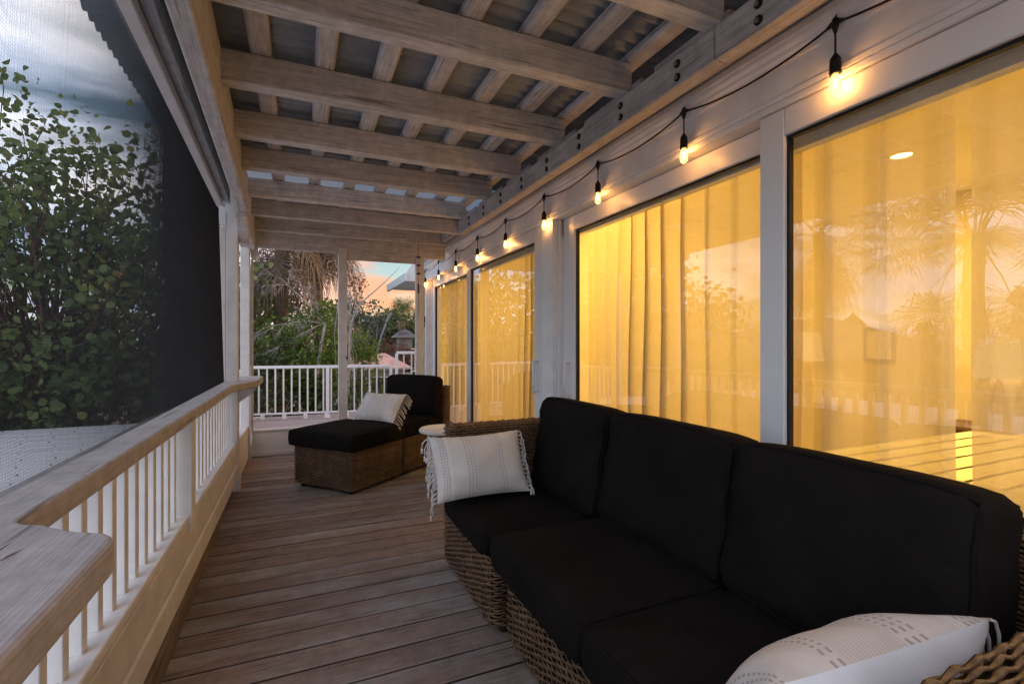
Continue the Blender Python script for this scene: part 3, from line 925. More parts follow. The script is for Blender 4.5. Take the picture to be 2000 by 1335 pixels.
# table lamps
def table_lamp(x, y, z0, label, hh, power):
    t_ = thing('table_lamp', label, 'lamp', (x, y, z0), group='lit bedside lamps')
    MB().lathe([(0.07, 0), (0.07, 0.015), (0.03, 0.03), (0.05, 0.09), (0.055, 0.15), (0.03, hh - 0.04), (0.012, hh - 0.02), (0.012, hh + 0.06)], 14).build('base', 'darkwood', t_, smooth=True)
    mb = MB(); n = 20
    vs = []
    for (r_, z_) in ((0.15, hh), (0.115, hh + 0.30)):
        for k in range(n):
            a = 2 * math.pi * k / n; vs.append((r_ * math.cos(a), r_ * math.sin(a), z_))
    mb.add(vs, [(k, (k + 1) % n, n + (k + 1) % n, n + k) for k in range(n)])
    mb.build('shade', 'shade', t_, smooth=True)
    l = bpy.data.lights.new('lamp_bulb', 'POINT'); l.energy = power; l.color = (1.0, 0.58, 0.2); l.shadow_soft_size = 0.05
    o_ = bpy.data.objects.new('lamp_bulb', l); COL.objects.link(o_); o_.parent = t_; o_.location = (0, 0, hh + 0.12)
    return t_
def nightstand(x, y, h_, label):
    t_ = thing('nightstand', label, 'nightstand', (x, y, 0))
    MB().box(-0.22, 0.22, -0.25, 0.25, h_ - 0.03, h_, 0.004).build('top', 'darkwood', t_)
    bd = MB().box(-0.20, 0.20, -0.23, 0.23, 0.12, h_ - 0.031, 0.004).build('body', 'darkwood', t_)
    for zz in (0.14, 0.36):
        dr = MB().box(-0.212, -0.2005, -0.21, 0.21, zz, zz + 0.19, 0.003).build('drawer', 'darkwood', t_)
        MB().tube([(-0.2125, 0, zz + 0.1), (-0.225, 0, zz + 0.1)], 0.012, 8).build('knob', 'steel', dr)
    for (a, b_) in ((-.18, -.21), (-.18, .21), (.18, -.21), (.18, .21)):
        MB().box(a - .02, a + .02, b_ - .02, b_ + .02, 0, 0.119).build('leg', 'darkwood', t_)
nightstand(4.95, 2.02, 0.62, 'dark nightstand beside the striped bed')
nightstand(4.95, 3.45, 0.62, 'dark nightstand by the wall left of the bed')
table_lamp(4.93, 1.915, 0.62, 'lit bedside lamp seen in the gap between curtains', 0.38, 7.2)
table_lamp(4.93, 3.45, 0.62, 'lit shaded lamp behind the edge of the nearest curtain', 0.46, 7.2)
# picture
pc = thing('wall_picture', 'small framed picture on the bedroom wall', 'picture', (5.297, 2.95, 1.25))
MB().box(-0.025, 0, -0.14, 0.14, -0.17, 0.17, 0.004).build('frame', 'darkwood', pc)
MB().box(-0.028, -0.0255, -0.11, 0.11, -0.14, 0.14).build('print', 'bedcloth', pc)

# bed
bd = thing('bed', 'bed with cream cover and dark stripes behind the nearest curtain', 'bed', (0, 0, 0))
MB().box(2.98, 5.05, -0.35, 1.97, 0.12, 0.34, 0.01).build('bed_frame', 'darkwood', bd)
cvr = MB().box(2.93, 5.0, -0.40, 2.02, 0.341, 0.60, 0.04).build('cover', 'bedcloth', bd, bevel=0.0)
for k, yy in enumerate(np.arange(-0.30, 1.95, 0.143)):
    mb = MB(); m_ = 14
    xs = np.linspace(2.965, 4.55, m_)
    top = []; bot = []
    for x in xs:
        j = random.uniform(-.004, .004)
        top.append((x, yy + 0.009 + j, 0.6015)); bot.append((x, yy - 0.009 + j + random.uniform(-.002, .002), 0.6015))
    mb.add(top + bot, [(i, i + 1, m_ + i + 1, m_ + i) for i in range(m_ - 1)])
    mb.build('stripe', 'bedstripe', cvr)
MB().box(5.07, 5.15, -0.45, 2.1, 0.1, 1.15, 0.01).build('headboard', 'greyfabric', bd)
for (yy, mt) in ((1.45, 'greyfabric'), (0.75, 'bedcloth'), (0.1, 'greyfabric')):
    mb = MB()
    mb.obox((4.80, yy, 0.80), ((0.9, 0, 0.42), (0, 1, 0), (-0.42, 0, 0.9)), (0.07, 0.30, 0.20), 0.05)
    mb.build('bed_pillow', mt, bd, smooth=True)

# curtains
def curtain(y0, y1, label, pitch=0.15, amp=0.035, x=2.075, ph=0.0, seed=0):
    rg = random.Random(seed)
    n = max(12, int(abs(y1 - y0) / 0.012)); nz = 14
    V = []; ks = [rg.uniform(-1, 1) for _ in range(8)]
    for j in range(nz + 1):
        z = 0.03 + (2.40 - 0.03) * j / nz
        f = 1.0 - j / nz
        for i in range(n + 1):
            y_ = y0 + (y1 - y0) * i / n
            th = 2 * math.pi * (y_ / pitch) + ph + 1.6 * math.sin(y_ * 2.3 + ks[0] * 3) + 0.8 * math.sin(y_ * 5.1 + ks[1] * 3)
            a = amp * (0.55 + 0.45 * math.sin(y_ * 3.7 + ks[2] * 4)) * (0.75 + 0.4 * f)
            xx = x + a * (math.sin(th + 0.25 * f * ks[3]) + 0.28 * math.sin(2 * th + 1.1)) + 0.006 * math.sin(9 * f + 7 * y_)
            yy = y_ + 0.35 * a * math.sin(2 * th) + 0.012 * f * math.sin(5 * y_ + ks[4])
            V.append((xx, yy, z))
    F = [(j * (n + 1) + i, j * (n + 1) + i + 1, (j + 1) * (n + 1) + i + 1, (j + 1) * (n + 1) + i) for j in range(nz) for i in range(n)]
    o_ = npmesh('curtain', V, F, 'sheer', None, smooth=True)
    tag(o_, label, 'curtain', 'sheer curtains behind the glass doors')
    return o_
curtain(0.882, -0.5, 'nearest sheer curtain, right of the narrow curtain gap', 0.17, 0.045, ph=0.4, seed=1)
curtain(1.51, 0.915, 'sheer curtain just left of the narrow curtain gap', 0.20, 0.040, ph=1.0, seed=2)
curtain(3.26, 1.47, 'pleated sheer curtain behind the middle glass panel', 0.16, 0.062, ph=2.0, seed=3)
curtain(5.25, 3.55, 'sheer curtain behind the far glass panel with handle', 0.17, 0.06, ph=0.0, seed=4)
curtain(7.32, 5.32, 'farthest sheer curtain by the porch corner', 0.19, 0.06, ph=0.7, seed=5)
rd = thing('curtain_rod', 'thin curtain rod above the sheer curtains', 'rod', (2.075, 0, 2.42))
MB().tube([(0, -0.6, 0), (0, 3.8, 0)], 0.012, 8).build('rod', 'steel', rd, smooth=True)
MB().tube([(0, 4.05, 0), (0, 7.6, 0)], 0.012, 8).build('rod', 'steel', rd, smooth=True)

# =================================================================== STRING LIGHTS
sl = thing('string_lights', 'string of warm round bulbs hung along the white wall above the doors', 'string lights')
HK = [(0.36, 2.43), (1.126, 2.424), (1.875, 2.432), (2.64, 2.428), (3.396, 2.424), (4.18, 2.415), (4.97, 2.412), (5.77, 2.405), (6.59, 2.40), (7.38, 2.385)]
XL = 1.758
pts = []
for (a, b_) in zip(HK[:-1], HK[1:]):
    for k in range(10):
        f = k / 10
        sag = 0.045 * 4 * f * (1 - f)
        pts.append((XL, a[0] + (b_[0] - a[0]) * f, a[1] + (b_[1] - a[1]) * f - sag))
pts.append((XL, HK[-1][0], HK[-1][1]))
pts += [(XL, 7.44, 2.36), (XL + 0.012, 7.49, 2.30), (XL + 0.015, 7.505, 2.1), (XL + 0.015, 7.51, 1.9), (XL + 0.015, 7.512, 1.70)]
MB().tube(pts, 0.0042, 6).build('cord', 'blackplastic', sl, smooth=True)
sock0 = None
for i, (y, z) in enumerate(HK):
    if sock0 is None:
        mb = MB()
        mb.lathe([(0.006, 0.02), (0.011, 0.012), (0.012, -0.012), (0.007, -0.03), (0.0035, -0.04), (0.0032, -0.105), (0.008, -0.115), (0.017, -0.128), (0.019, -0.15), (0.0185, -0.172), (0.020, -0.174), (0.020, -0.184), (0.014, -0.186)], 12)
        mb.tube([(0, -0.03, -0.006), (0, -0.012, 0.0), (0, 0.012, 0.0), (0, 0.03, -0.006)], [0.005, 0.010, 0.010, 0.005], 8)
        mb.tube([(0, 0, 0.018), (0.006, 0, 0.032), (0.016, 0, 0.036), (0.02, 0, 0.024)], 0.0025, 5)
        sock0 = mb.build('socket', 'blackplastic', sl, smooth=True); s_ = sock0
        mb = MB(); mb.lathe([(0.011, -0.186), (0.0125, -0.195), (0.017, -0.212), (0.0195, -0.228), (0.0185, -0.242), (0.014, -0.253), (0.006, -0.259)], 14)
        bulb0 = mb.build('bulb', 'bulb', s_, smooth=True)
        mb = MB(); mb.tube([(0.0, 0.0, -0.20), (0.003, 0.003, -0.21), (-0.003, 0.002, -0.222), (0.002, -0.003, -0.232)], 0.0028, 6)
        fil0 = mb.build('filament', 'filament', s_, smooth=True)
    else:
        s_ = share(sock0, (0, 0, 0), sl)
        share(bulb0, (0, 0, 0), s_); share(fil0, (0, 0, 0), s_)
    s_.location = (XL, y, z)
tm = thing('plug_timer', 'small black plug timer hanging on the string light cord', 'timer', (XL + 0.015, 7.513, 1.63))
MB().box(-0.022, 0.022, -0.03, 0.03, -0.05, 0.055, 0.008).build('case', 'blackplastic', tm)
MB().lathe([(0.006, -0.12), (0.016, -0.115), (0.016, -0.085), (0.007, -0.06), (0.007, -0.049)], 10).build('plug', 'blackplastic', tm)
MB().tube([(0, 0, -0.12), (0.004, 0.002, -0.3), (0.0, 0.006, -0.7), (0.01, 0.01, -1.2), (0.01, 0.02, -1.62)], 0.003, 5).build('lead', 'blackplastic', tm)

# wind chime
wc = thing('wind_chime', 'dark wind chime hanging beside the white corner post', 'wind chime', (1.30, 5.80, 0))
MB().tube([(0, 0, 2.506), (0, 0, 1.58)], 0.0025, 5).build('string', 'bronze', wc)
for zz in (2.30, 2.20, 2.10):
    MB().lathe([(0.004, 0.018), (0.02, 0.012), (0.03, 0.0), (0.027, -0.004), (0.005, 0.004)], 12, (0, 0, zz)).build('bell', 'bronze', wc, smooth=True)
MB().tube([(0, 0, 1.98), (0, 0, 1.87)], 0.011, 10).build('clapper', 'bronze', wc)

# =================================================================== DECK RAILING beyond
def deck_rail(p0, p1, ztop, name, label, posts=(0.0, 1.0), first=None):
    t_ = thing(name, label, 'railing', (p0[0], p0[1], 0), group='white metal railings on the outer deck')
    a = Vector((p1[0] - p0[0], p1[1] - p0[1], 0)); L = a.length
    t_.rotation_euler = (0, 0, math.atan2(a.y, a.x))
    MB().box(0, L, -0.028, 0.028, ztop - 0.048, ztop, 0.006).build('top_rail', 'metalwhite', t_)
    MB().box(0, L, -0.016, 0.016, 0.075, 0.105, 0.003).build('bottom_rail', 'metalwhite', t_)
    b_ = None; nb = max(2, int(round(L / 0.128)))
    for k in range(1, nb):
        x = L * k / nb
        if any(abs(x - f * L) < 0.05 for f in posts): continue
        if b_ is None:
            b_ = MB().box(-0.011, 0.011, -0.011, 0.011, 0.104, ztop - 0.047).build('baluster', 'metalwhite', t_); q = b_
        else:
            q = share(b_, (0, 0, 0), t_)
        q.location = (x, 0, 0)
    for f in posts:
        po = MB().box(f * L - 0.026, f * L + 0.026, -0.026, 0.026, 0.0, ztop - 0.047, 0.003).build('post', 'metalwhite', t_)
        MB().box(f * L - 0.05, f * L + 0.05, -0.05, 0.05, -0.004, 0.012, 0.003).build('base_plate', 'metalwhite', po)
    for x in np.arange(0.18, L, 0.33):
        MB().box(x - 0.028, x + 0.028, -0.03, 0.03, -0.004, 0.074, 0.006).build('foot', 'metalwhite', t_)
    return t_
deck_rail((-0.76, 8.98), (1.457, 8.617), 0.885, 'deck_railing', 'white metal railing across the end of the outer deck', (0.006, 0.53, 0.994))
deck_rail((1.53, 8.60), (2.45, 8.45), 1.115, 'deck_railing', 'taller white railing section beside the corner post', (0.01, 0.99))
deck_rail((-0.80, 8.93), (-0.74, 6.3), 0.885, 'deck_railing', 'white metal railing along the side of the outer deck', (0.02, 0.98))

# =================================================================== WICKER
def weave(path, z0, z1, closed=False, pitch=0.0125, stake=0.034, amp=0.0050, rad=0.0050, seed=0, jit=0.0012):
    """woven band: rows of strands over-and-under stakes along a plan path; returns V, F arrays"""
    rg = np.random.default_rng(seed)
    P = np.array(path, dtype=float)
    seg = np.linalg.norm(np.diff(P, axis=0), axis=1)
    s = np.concatenate([[0], np.cumsum(seg)]); L = s[-1]
    n = max(4, int(L / (stake / 2)))
    ss = np.linspace(0, L, n + 1)
    X = np.interp(ss, s, P[:, 0]); Y = np.interp(ss, s, P[:, 1])
    tx = np.gradient(X); ty = np.gradient(Y); ln = np.hypot(tx, ty); nx, ny = ty / ln, -tx / ln
    rows = max(2, int((z1 - z0) / pitch))
    Vs = []; Fs = []; k = 0
    ring = [(1, 0), (0, 1), (-1, 0), (0, -1)]
    for r_ in range(rows):
        z = z0 + (z1 - z0) * (r_ + 0.5) / rows
        ph = (r_ % 2) * math.pi
        wob = amp * np.sin(np.pi * np.arange(n + 1) / 1.0 * 0.5 * 1.0 + ph) + rg.normal(0, jit, n + 1)
        zz = z + rg.normal(0, jit * 0.6, n + 1) + 0.0015 * np.sin(ss * 6 + r_)
        rr = rad * (0.9 + 0.25 * rg.random())
        cx = X + nx * wob; cyy = Y + ny * wob
        V = np.zeros((n + 1, 4, 3))
        for q, (a, b_) in enumerate(ring):
            V[:, q, 0] = cx + nx * a * rr * 0.85; V[:, q, 1] = cyy + ny * a * rr * 0.85; V[:, q, 2] = zz + b_ * rr * 1.15
        i = np.arange(n)[:, None] * 4
        f = np.concatenate([np.concatenate([i + q, i + (q + 1) % 4, i + 4 + (q + 1) % 4, i + 4 + q], axis=1) for q in range(4)])
        Vs.append(V.reshape(-1, 3)); Fs.append(f + k); k += (n + 1) * 4
    return np.concatenate(Vs), np.concatenate(Fs)

def rounded_path(pts, r_, closed=False):
    out_ = []
    n = len(pts)
    for i, p in enumerate(pts):
        p = Vector((p[0], p[1]))
        if not closed and i in (0, n - 1):
            out_.append(tuple(p)); continue
        a = Vector(pts[i - 1]) - p; b_ = Vector(pts[(i + 1) % n]) - p
        a.normalize(); b_.normalize()
        for k in range(7):
            f = k / 6
            q = p + a * r_ * (1 - f) ** 2 + b_ * r_ * f ** 2
            out_.append(tuple(q))
    if closed: out_.append(out_[0])
    return out_

def weave_top(x0, x1, y0, y1, z, along='x', seed=0):
    """flat woven strip lying at height z, strands along one axis"""
    if along == 'x':
        V, F = weave([(x0, 0), (x1, 0)], y0, y1, seed=seed)
        V2 = np.stack([V[:, 0], V[:, 2], z + V[:, 1]], axis=1)
    else:
        V, F = weave([(y0, 0), (y1, 0)], x0, x1, seed=seed)
        V2 = np.stack([V[:, 2], V[:, 0], z + V[:, 1]], axis=1)
    return V2, F

def joinVF(lst):
    Vs = []; Fs = []; k = 0
    for V, F in lst:
        Vs.append(V); Fs.append(F + k); k += len(V)
    return np.concatenate(Vs), np.concatenate(Fs)

def cushion(name, mat, parent, c, ax, h, r_=0.035, bulge=0.02, seed=0, bulge_axis=2, piping=True, n=14, wr=0.003, sag=0.0):
    """soft box: rounded edges, bulged faces, gentle wrinkles; piping as sub-part"""
    rg = random.Random(seed); ph = [rg.uniform(0, 6.28) for _ in range(6)]
    A = [Vector(a).normalized() for a in ax]; c = Vector(c)
    mb = MB()
    def P(a, b_, d):
        v = [a * h[0], b_ * h[1], d * h[2]]
        inn = [max(-h[k] + r_, min(h[k] - r_, v[k])) for k in range(3)]
        dlt = Vector([v[k] - inn[k] for k in range(3)])
        if dlt.length > 1e-9:
            dlt = dlt.normalized() * min(r_, dlt.length if (abs(dlt.x) > 0) + (abs(dlt.y) > 0) + (abs(dlt.z) > 0) < 2 else r_)
        p = Vector(inn) + dlt
        q = [a, b_, d]
        k = bulge_axis; o1, o2 = [x for x in range(3) if x != k]
        wgt = (1 - q[o1] ** 4) * (1 - q[o2] ** 4)
        sgn = q[k]
        p[k] += sgn * bulge * wgt
        # sides puff a little
        for m_ in (o1, o2):
            p[m_] += q[m_] * 0.006 * (1 - q[k] ** 2)
        if k == 0: p[2] -= 0.018 * max(0.0, q[2]) * abs(q[1]) ** 5
        wv_ = wr * (math.sin(q[o1] * 7 + ph[0] + 2 * q[o2]) * math.sin(q[o2] * 5 + ph[1]) + 0.6 * math.sin(q[o1] * 13 + ph[2]) * math.sin(q[o2] * 11 + ph[3]))
        p[k] += wv_ * (abs(sgn))
        if sag and sgn > 0: p[k] -= sag * wgt * (0.6 + 0.4 * math.sin(q[o1] * 3 + ph[4]))
        return c + A[0] * p[0] + A[1] * p[1] + A[2] * p[2]
    g_ = [math.sin(math.pi / 2 * (-1 + 2 * i / n)) * 0.35 + (-1 + 2 * i / n) * 0.65 for i in range(n + 1)]
    faces = {}
    for a in range(3):
        b_, d = [x for x in range(3) if x != a]
        for sg in (-1, 1):
            pts = []
            for i in range(n + 1):
                for j in range(n + 1):
                    q = [0, 0, 0]; q[a] = sg; q[b_] = g_[i]; q[d] = g_[j]
                    pts.append(P(*q))
            fs = []
            flip = (sg > 0) ^ (a == 1)
            for i in range(n):
                for j in range(n):
                    f = (i * (n + 1) + j, (i + 1) * (n + 1) + j, (i + 1) * (n + 1) + j + 1, i * (n + 1) + j + 1)
                    fs.append(f if flip else f[::-1])
            mb.add(pts, fs)
    o_ = mb.build(name, mat, parent, smooth=True)
    import bmesh
    bm_ = bmesh.new(); bm_.from_mesh(o_.data); bmesh.ops.remove_doubles(bm_, verts=bm_.verts, dist=0.0004); bm_.to_mesh(o_.data); bm_.free()
    if piping:
        k = bulge_axis; o1, o2 = [x for x in range(3) if x != k]
        mp_ = MB()
        for sg in (-1, 1):
            loop = []
            e = [(-1, -1), (1, -1), (1, 1), (-1, 1)]
            for i in range(4):
                s0, s1 = e[i], e[(i + 1) % 4]
                for f in range(12):
                    q = [0, 0, 0]
                    q[k] = sg; q[o1] = s0[0] + (s1[0] - s0[0]) * f / 12; q[o2] = s0[1] + (s1[1] - s0[1]) * f / 12
                    p_ = P(*q)
                    loop.append(p_ + A[k] * sg * -0.004 + (p_ - c).normalized() * 0.003)
            loop.append(loop[0])
            mp_.tube(loop, 0.0068, 6, cap=False)
        mp_.build('piping', mat, o_, smooth=True)
    return o_

# --- sofa sections -------------------------------------------------
SX = 0.765
YA, YB, YC, YD = 2.635, 1.925, 1.205, 0.405     # far arm inner, seam 1, seam 2, near arm inner
s1 = thing('sofa_section', 'far wicker sofa section with one arm and black cushions', 'sofa', (0, 0, 0), group='wicker sofa sections')
MB().box(SX + 0.012, 1.60, YB + 0.054, YA + 0.105, 0.03, 0.315).build('base_core', 'wickercore', s1)
for (x, y) in ((SX + 0.06, YB + 0.06), (SX + 0.06, YA + 0.06), (1.55, YB + 0.06), (1.55, YA + 0.06)):
    MB().lathe([(0.018, 0.0), (0.02, 0.031)], 10, (x, y, 0)).build('foot', 'wickercore', s1)
path = rounded_path([(1.60, YA + 0.115), (SX, YA + 0.115), (SX, YB + 0.040), (1.60, YB + 0.040)], 0.035)
parts_ = [weave(path, 0.03, 0.325, seed=1)]
V, F = joinVF(parts_)
o = npmesh('wicker_base', V, F, 'wicker', s1, smooth=True); o['kind'] = 'stuff'
# arm
MB().box(SX + 0.012, 1.58, YA + 0.010, YA + 0.104, 0.325, 0.785).build('arm_core', 'wickercore', s1)
apath = rounded_path([(1.58, YA), (SX, YA), (SX, YA + 0.115), (1.58, YA + 0.115)], 0.03)
V, F = joinVF([weave(apath, 0.325, 0.795, seed=2), weave_top(SX + 0.005, 1.58, YA + 0.004, YA + 0.11, 0.798, 'x', 3)])
o = npmesh('wicker_arm', V, F, 'wicker', s1, smooth=True); o['kind'] = 'stuff'
MB().box(1.60, 1.69, YB + 0.02, YA + 0.10, 0.325, 0.80).build('back_core', 'wickercore', s1)
V, F = joinVF([weave(rounded_path([(1.59, YB + 0.01), (1.70, YB + 0.01), (1.70, YA + 0.112), (1.59, YA + 0.112)], 0.03), 0.03, 0.81, seed=4), weave_top(1.595, 1.70, YB + 0.01, YA + 0.11, 0.812, 'y', 5)])
o = npmesh('wicker_back', V, F, 'wicker', s1, smooth=True); o['kind'] = 'stuff'
X3 = ((1, 0, 0), (0, 1, 0), (0, 0, 1))
cushion('seat_cushion', 'black', s1, (1.085, (YA + YB) / 2 + 0.048, 0.374), X3, (0.352, (YA - YB) / 2 - 0.052, 0.052), 0.03, 0.010, 11)
lean = R(10)
bx = (math.cos(lean), 0, -math.sin(lean)); bz = (math.sin(lean), 0, math.cos(lean))
cushion('back_cushion', 'black', s1, (1.395, (YA + YB) / 2 + 0.012, 0.685), (bx, (0, 1, 0), bz), (0.095, (YA - YB) / 2 - 0.02, 0.262), 0.036, 0.025, 12, bulge_axis=0, wr=0.009)

s2 = thing('sofa_section', 'near two-seat wicker sofa section with black cushions', 'sofa', (0, 0, 0), group='wicker sofa sections')
SX2 = 0.800
MB().box(SX2 + 0.012, 1.60, YD - 0.105, YB - 0.048, 0.03, 0.315).build('base_core', 'wickercore', s2)
for (x, y) in ((SX2 + 0.06, YB - 0.06), (SX2 + 0.06, YD - 0.05), (1.55, YB - 0.06), (1.55, YD - 0.05)):
    MB().lathe([(0.018, 0.0), (0.02, 0.031)], 10, (x, y, 0)).build('foot', 'wickercore', s2)
path = rounded_path([(1.60, YB - 0.035), (SX2, YB - 0.035), (SX2, YD - 0.115), (1.60, YD - 0.115)], 0.03)
V, F = weave(path, 0.03, 0.325, seed=6)
o = npmesh('wicker_base', V, F, 'wicker', s2, smooth=True); o['kind'] = 'stuff'
MB().box(SX2 + 0.012, 1.58, YD - 0.104, YD - 0.010, 0.325, 0.775).build('arm_core', 'wickercore', s2)
apath = rounded_path([(1.58, YD), (SX2, YD), (SX2, YD - 0.115), (1.58, YD - 0.115)], 0.03)
V, F = joinVF([weave(apath, 0.325, 0.785, seed=7), weave_top(SX2 + 0.005, 1.58, YD - 0.11, YD - 0.004, 0.788, 'x', 8)])
o = npmesh('wicker_arm', V, F, 'wicker', s2, smooth=True); o['kind'] = 'stuff'
MB().box(1.60, 1.69, YD - 0.10, YB - 0.02, 0.325, 0.80).build('back_core', 'wickercore', s2)
V, F = joinVF([weave(rounded_path([(1.59, YD - 0.112), (1.70, YD - 0.112), (1.70, YB - 0.01), (1.59, YB - 0.01)], 0.03), 0.03, 0.81, seed=9), weave([(1.59, YD - 0.1), (1.59, YB - 0.02)], 0.33, 0.81, seed=10), weave_top(1.595, 1.70, YD - 0.11, YB - 0.01, 0.812, 'y', 11)])
o = npmesh('wicker_back', V, F, 'wicker', s2, smooth=True); o['kind'] = 'stuff'
cushion('seat_cushion', 'black', s2, (1.085, (YB + YC) / 2, 0.398), X3, (0.352, (YB - YC) / 2 - 0.004, 0.071), 0.03, 0.012, 21)
cushion('seat_cushion', 'black', s2, (1.085, (YC + YD) / 2, 0.396), X3, (0.350, (YC - YD) / 2 - 0.004, 0.069), 0.03, 0.012, 22)
cushion('back_cushion', 'black', s2, (1.40, (YB + YC) / 2 - 0.005, 0.700), (bx, (0, 1, 0), bz), (0.10, (YB - YC) / 2 - 0.004, 0.248), 0.036, 0.025, 23, bulge_axis=0, wr=0.009)
cushion('back_cushion', 'black', s2, (1.405, 0.872, 0.700), (bx, (0, 1, 0), bz), (0.105, 0.325, 0.245), 0.036, 0.025, 24, bulge_axis=0, wr=0.009)

# --- chaise: ottoman and armless chair -----------------------------
CA = R(41.0)
ot = thing('wicker_ottoman', 'wicker ottoman with black cushion at the foot of the far chaise', 'ottoman', (0.391, 4.201, 0), CA)
def wick_base(root, x0, x1, wd, z1, seed):
    MB().box(x0 + 0.012, x1 - 0.012, 0.012, wd - 0.012, 0.04, z1 - 0.012).build('base_core', 'wickercore', root)
    path = rounded_path([(x0, 0), (x1, 0), (x1, wd), (x0, wd)], 0.03, True)
    V, F = weave(path, 0.035, z1, seed=seed)
    o_ = npmesh('wicker_base', V, F, 'wicker', root, smooth=True); o_['kind'] = 'stuff'
    for (x, y) in ((x0 + 0.06, 0.06), (x1 - 0.06, 0.06), (x0 + 0.06, wd - 0.06), (x1 - 0.06, wd - 0.06)):
        MB().lathe([(0.02, 0.0), (0.022, 0.041)], 10, (x, y, 0)).build('foot', 'wickercore', root)
wick_base(ot, 0.0, 0.655, 0.69, 0.36, 31)
cushion('cushion', 'black', ot, (0.315, 0.345, 0.436), X3, (0.355, 0.372, 0.072), 0.03, 0.012, 32)
ch = thing('wicker_chair', 'armless wicker chair with black cushions forming the far chaise', 'chair', (0.391, 4.201, 0), CA)
wick_base(ch, 0.668, 1.50, 0.69, 0.36, 33)
cushion('seat_cushion', 'black', ch, (0.97, 0.345, 0.432), X3, (0.292, 0.342, 0.068), 0.03, 0.010, 34)
MB().box(1.39, 1.49, 0.012, 0.678, 0.36, 0.78).build('back_core', 'wickercore', ch)
V, F = joinVF([weave(rounded_path([(1.38, 0), (1.50, 0), (1.50, 0.69), (1.38, 0.69)], 0.03, True), 0.36, 0.79, seed=35), weave_top(1.385, 1.498, 0.003, 0.687, 0.793, 'y', 36)])
o = npmesh('wicker_back', V, F, 'wicker', ch, smooth=True); o['kind'] = 'stuff'
cushion('back_cushion', 'black', ch, (1.285, 0.345, 0.70), ((math.cos(R(8)), 0, -math.sin(R(8))), (0, 1, 0), (math.sin(R(8)), 0, math.cos(R(8)))), (0.08, 0.325, 0.215), 0.035, 0.02, 37, bulge_axis=0, wr=0.004)

# side table
tb = thing('side_table', 'small round white side table between chaise and sofa arm', 'side table', (1.175, 4.24, 0))
MB().lathe([(0.205, 0.475), (0.215, 0.482), (0.215, 0.50), (0.205, 0.508)], 28).build('table_top', 'offwhite', tb)
for k in range(4):
    a = math.pi / 4 + k * math.pi / 2
    c_, s_ = math.cos(a), math.sin(a)
    MB().obox((0.14 * c_, 0.14 * s_, 0.236), ((c_, s_, 0), (-s_, c_, 0), (0, 0, 1)), (0.02, 0.02, 0.236), 0.003).build('leg', 'offwhite', tb)
MB().lathe([(0.13, 0.15), (0.14, 0.155), (0.14, 0.165), (0.13, 0.17)], 24).build('shelf', 'offwhite', tb)

# --- throw pillows -------------------------------------------------
def pillow(label, c, ex, ez, wd, ht, th, seed, front=True, tan=False, fringe_sides=(0, 1), down=(0, 0, -1), drop=0.10):
    """ex along length, ez up the pillow, normal = ex x ez"""
    ex = Vector(ex).normalized(); ez = Vector(ez).normalized(); ny = ex.cross(ez).normalized()
    t_ = thing('throw_pillow', label, 'pillow', c, group='fringed throw pillows')
    rg = random.Random(seed)
    n, m_ = 30, 18
    ph = [rg.uniform(0, 6) for _ in range(6)]
    def P(u, v, sg):
        a = max(0.0, 1 - abs(u) ** 2.6); b_ = max(0.0, 1 - abs(v) ** 2.4)
        t2 = th * (a ** 0.55) * (b_ ** 0.55)
        x = u * wd / 2 * (1 - 0.05 * (1 - abs(v) ** 2)); z = v * ht / 2 * (1 - 0.07 * (1 - abs(u) ** 2) * 1.0)
        w_ = 0.005 * math.sin(u * 5 + ph[0]) * math.sin(v * 4 + ph[1]) + 0.0025 * math.sin(u * 11 + ph[2] + v * 6)
        return ex * x + ez * z + ny * (sg * t2 + w_ * min(1, 4 * a * b_))
    for sg, nm, mt in ((1, 'front_cover', 'pillow'), (-1, 'back_cover', 'pillowback')):
        me = bpy.data.meshes.new(nm)
        vs = []; uvs = []
        for j in range(m_ + 1):
            for i in range(n + 1):
                u = -1 + 2 * i / n; v = -1 + 2 * j / m_
                vs.append(P(math.sin(u * math.pi / 2) * 0.4 + u * 0.6, math.sin(v * math.pi / 2) * 0.4 + v * 0.6, sg)); uvs.append((i / n, j / m_))
        fs = []
        for j in range(m_):
            for i in range(n):
                f = (j * (n + 1) + i, j * (n + 1) + i + 1, (j + 1) * (n + 1) + i + 1, (j + 1) * (n + 1) + i)
                fs.append(f if sg < 0 else f[::-1])
        me.from_pydata([tuple(v) for v in vs], [], fs)
        ul = me.uv_layers.new(name='UVMap')
        for p_ in me.polygons:
            p_.use_smooth = True
            for li in p_.loop_indices:
                ul.data[li].uv = uvs[me.loops[li].vertex_index]
        me.materials.append(M[mt])
        o_ = bpy.data.objects.new(nm, me); COL.objects.link(o_); o_.parent = t_
    dn = Vector(down)
    for sd in fringe_sides:
        u = -1 if sd == 0 else 1
        mb = MB()
        K = 15
        for k in range(K):
            v = -0.96 + 1.92 * k / (K - 1)
            p = P(u, v, 0)
            outw = ex * u
            L_ = drop * rg.uniform(0.7, 1.1)
            j = Vector((rg.uniform(-1, 1), rg.uniform(-1, 1), 0)) * 0.012
            pts_ = [p, p + outw * 0.018 + dn * 0.006 + j * 0.2, p + outw * 0.03 + dn * L_ * 0.45 + j * 0.6, p + outw * 0.03 + dn * L_ + j]
            mb.tube(pts_, [0.0028, 0.0034, 0.0036, 0.0034], 5)
            e_ = pts_[-1]
            mb.tube([e_, e_ + dn * 0.006, e_ + dn * 0.014, e_ + dn * 0.026], [0.0045, 0.0062, 0.004, 0.0065], 6)
        o_ = mb.build('fringe', 'tasseltan' if tan else 'tassel', t_, smooth=True); o_['kind'] = 'stuff'
    return t_
